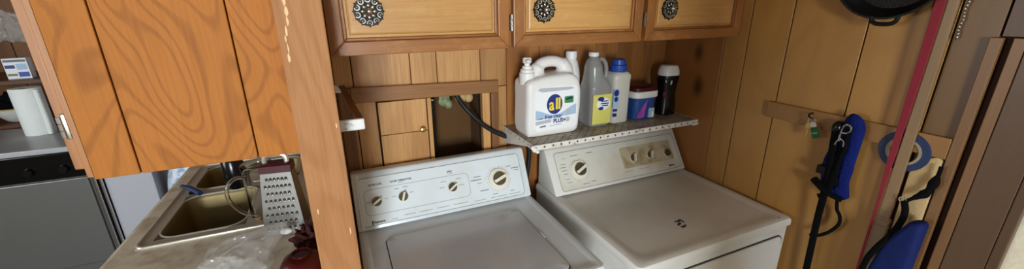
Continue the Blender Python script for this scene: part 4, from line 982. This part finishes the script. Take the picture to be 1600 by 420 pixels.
# blue harness / leash
lh = thing('dog_leash', 'bright blue webbing leash with metal clip hanging from the batten', 'leash', (XR - 0.03, 0.65, 1.03))
obj('blue_loop', tube(smooth_path([(XR - 0.030, 0.628, 1.06), (XR - 0.032, 0.626, 1.16), (XR - 0.034, 0.622, 1.26), (XR - 0.034, 0.622, 1.305), (XR - 0.034, 0.636, 1.324), (XR - 0.026, 0.650, 1.31), (XR - 0.024, 0.662, 1.24), (XR - 0.024, 0.680, 1.17), (XR - 0.026, 0.672, 1.10), (XR - 0.028, 0.642, 1.06)], 5), 0.022, 8, flat=0.35, ref=(1, 0, 0)), 'blue_web', lh, True)
obj('blue_fold', prism([(0.594, 1.072), (0.604, 1.060), (0.630, 1.056), (0.638, 1.09), (0.634, 1.15), (0.641, 1.21), (0.634, 1.27), (0.636, 1.31), (0.622, 1.322), (0.611, 1.30), (0.613, 1.22), (0.603, 1.17), (0.606, 1.12)], (XR - 0.040, 0, 0), Y, Z, (0.016, 0, 0), 0.005, 3), 'blue_web', lh, True)
obj('black_wrap', tube(smooth_path([(XR - 0.042, 0.700, 1.10), (XR - 0.048, 0.670, 1.085), (XR - 0.050, 0.640, 1.070), (XR - 0.042, 0.606, 1.062)], 5), [0.012] * 8 + [0.009] * 8, 8), 'black_web', lh, True)
obj('black_wrap', tube(smooth_path([(XR - 0.044, 0.640, 1.30), (XR - 0.050, 0.632, 1.24), (XR - 0.050, 0.640, 1.17), (XR - 0.046, 0.630, 1.10)], 5), [0.007] * 8 + [0.005] * 8, 8), 'black_web', lh, True)
obj('buckle', box(XR - 0.046, XR - 0.020, 0.668, 0.700, 1.125, 1.155, 0.004), 'black', lh)
obj('hook', ellipsoid((XR - 0.03, 0.675, 1.290), 0.018, 0.016, 0.024), 'black', lh, True)
obj('black_strap', tube(smooth_path([(XR - 0.044, 0.672, 1.28), (XR - 0.046, 0.664, 1.18), (XR - 0.046, 0.658, 1.08), (XR - 0.040, 0.660, 0.96), (XR - 0.036, 0.658, 0.84), (XR - 0.034, 0.655, 0.70), (XR - 0.03, 0.655, 0.5)], 5), 0.0115, 8, flat=0.3, ref=(1, 0, 0)), 'black_web', lh, True)
obj('black_strap', tube(smooth_path([(XR - 0.048, 0.640, 1.24), (XR - 0.05, 0.642, 1.15), (XR - 0.05, 0.650, 1.07), (XR - 0.046, 0.672, 1.045)], 5), 0.010, 8, flat=0.3, ref=(1, 0, 0)), 'black_web', lh, True)
clip = tube(smooth_path([(XR - 0.054, 0.652, 1.268), (XR - 0.054, 0.650, 1.300), (XR - 0.054, 0.642, 1.312), (XR - 0.054, 0.630, 1.308), (XR - 0.054, 0.628, 1.294), (XR - 0.054, 0.640, 1.285), (XR - 0.054, 0.652, 1.283)], 4), 0.0028, 8)
tube(smooth_path([(XR - 0.054, 0.660, 1.240), (XR - 0.054, 0.655, 1.256), (XR - 0.054, 0.648, 1.262), (XR - 0.054, 0.638, 1.256), (XR - 0.054, 0.636, 1.240)], 4), 0.0028, 8, bm=clip)
tube([(XR - 0.054, 0.651, 1.256), (XR - 0.054, 0.652, 1.275)], 0.004, 8, bm=clip)
obj('clip', clip, 'chrome', lh, True)
obj('cord', tube(smooth_path([(XR - 0.03, 0.625, 1.06), (XR - 0.03, 0.618, 1.02), (XR - 0.03, 0.605, 1.00), (XR - 0.03, 0.602, 0.97), (XR - 0.03, 0.622, 0.93), (XR - 0.034, 0.650, 0.90), (XR - 0.036, 0.672, 0.892)], 5), 0.0055, 8), 'black_web', lh, True)
# roll of blue tape
tp_ = thing('tape_roll', 'roll of dark blue tape hanging behind the pale stick', 'tape', (XR - 0.01, 0.505, 1.205))
tcn = (XR - 0.001, 0.507, 1.262)
obj('tape', lathe([(0.041, 0), (0.058, 0), (0.060, 0.003), (0.060, 0.013), (0.058, 0.016), (0.041, 0.016), (0.041, 0)], tcn, (-1, 0, 0), 40, cap=False), 'blue_tape', tp_, True)
obj('core', lathe([(0.034, 0), (0.041, 0), (0.041, 0.0165), (0.034, 0.0165), (0.034, 0)], tcn, (-1, 0, 0), 32, cap=False), 'tape_core', tp_, True)
# canvas bag, blue bag and strap
cvb = prism([(0.423, 1.262), (0.435, 1.268), (0.475, 1.248), (0.482, 1.20), (0.480, 0.95), (0.423, 0.95)], (XR - 0.014, 0, 0), Y, Z, (0.013, 0, 0), 0.004, 2)
tag(obj('canvas_bag', cvb, 'canvas', smooth=True), 'flat tan canvas bag hanging against the casing below the batten', 'bag')
bg = thing('blue_backpack', 'dark blue nylon backpack with black straps low on the right wall', 'backpack', (XR - 0.06, 0.45, 0.7))
bpk = prism([(0.395, 1.095), (0.425, 1.09), (0.448, 1.04), (0.47, 0.98), (0.482, 0.90), (0.48, 0.62), (0.405, 0.60), (0.398, 0.8)], (XR - 0.085, 0, 0), Y, Z, (0.052, 0, 0), 0.012, 3)
remesh(obj('body', bpk, 'blue_bag', bg, True), 0.006, 6)
obj('strap', tube(smooth_path([(XR - 0.03, 0.417, 1.25), (XR - 0.03, 0.418, 1.215), (XR - 0.034, 0.426, 1.17), (XR - 0.036, 0.445, 1.145), (XR - 0.038, 0.462, 1.125)], 5), [0.005] * 5 + [0.008, 0.011, 0.012, 0.010, 0.008, 0.010, 0.012, 0.011, 0.009, 0.008, 0.007] + [0.005] * 5, 8, flat=0.35, ref=(1, 0, 0)), 'black_web', bg, True)
obj('strap', tube(smooth_path([(XR - 0.038, 0.464, 1.126), (XR - 0.05, 0.45, 1.09), (XR - 0.07, 0.455, 1.03), (XR - 0.085, 0.475, 0.97), (XR - 0.085, 0.49, 0.90), (XR - 0.08, 0.492, 0.75)], 5), 0.009, 8, flat=0.35, ref=(1, 0, 0)), 'black_web', bg, True)
obj('strap_ring', tube([(XR - 0.038, 0.468 + 0.008 * math.cos(2 * math.pi * i / 14), 1.128 + 0.008 * math.sin(2 * math.pi * i / 14)) for i in range(14)], 0.0015, 5, True), 'silver', bg, True)
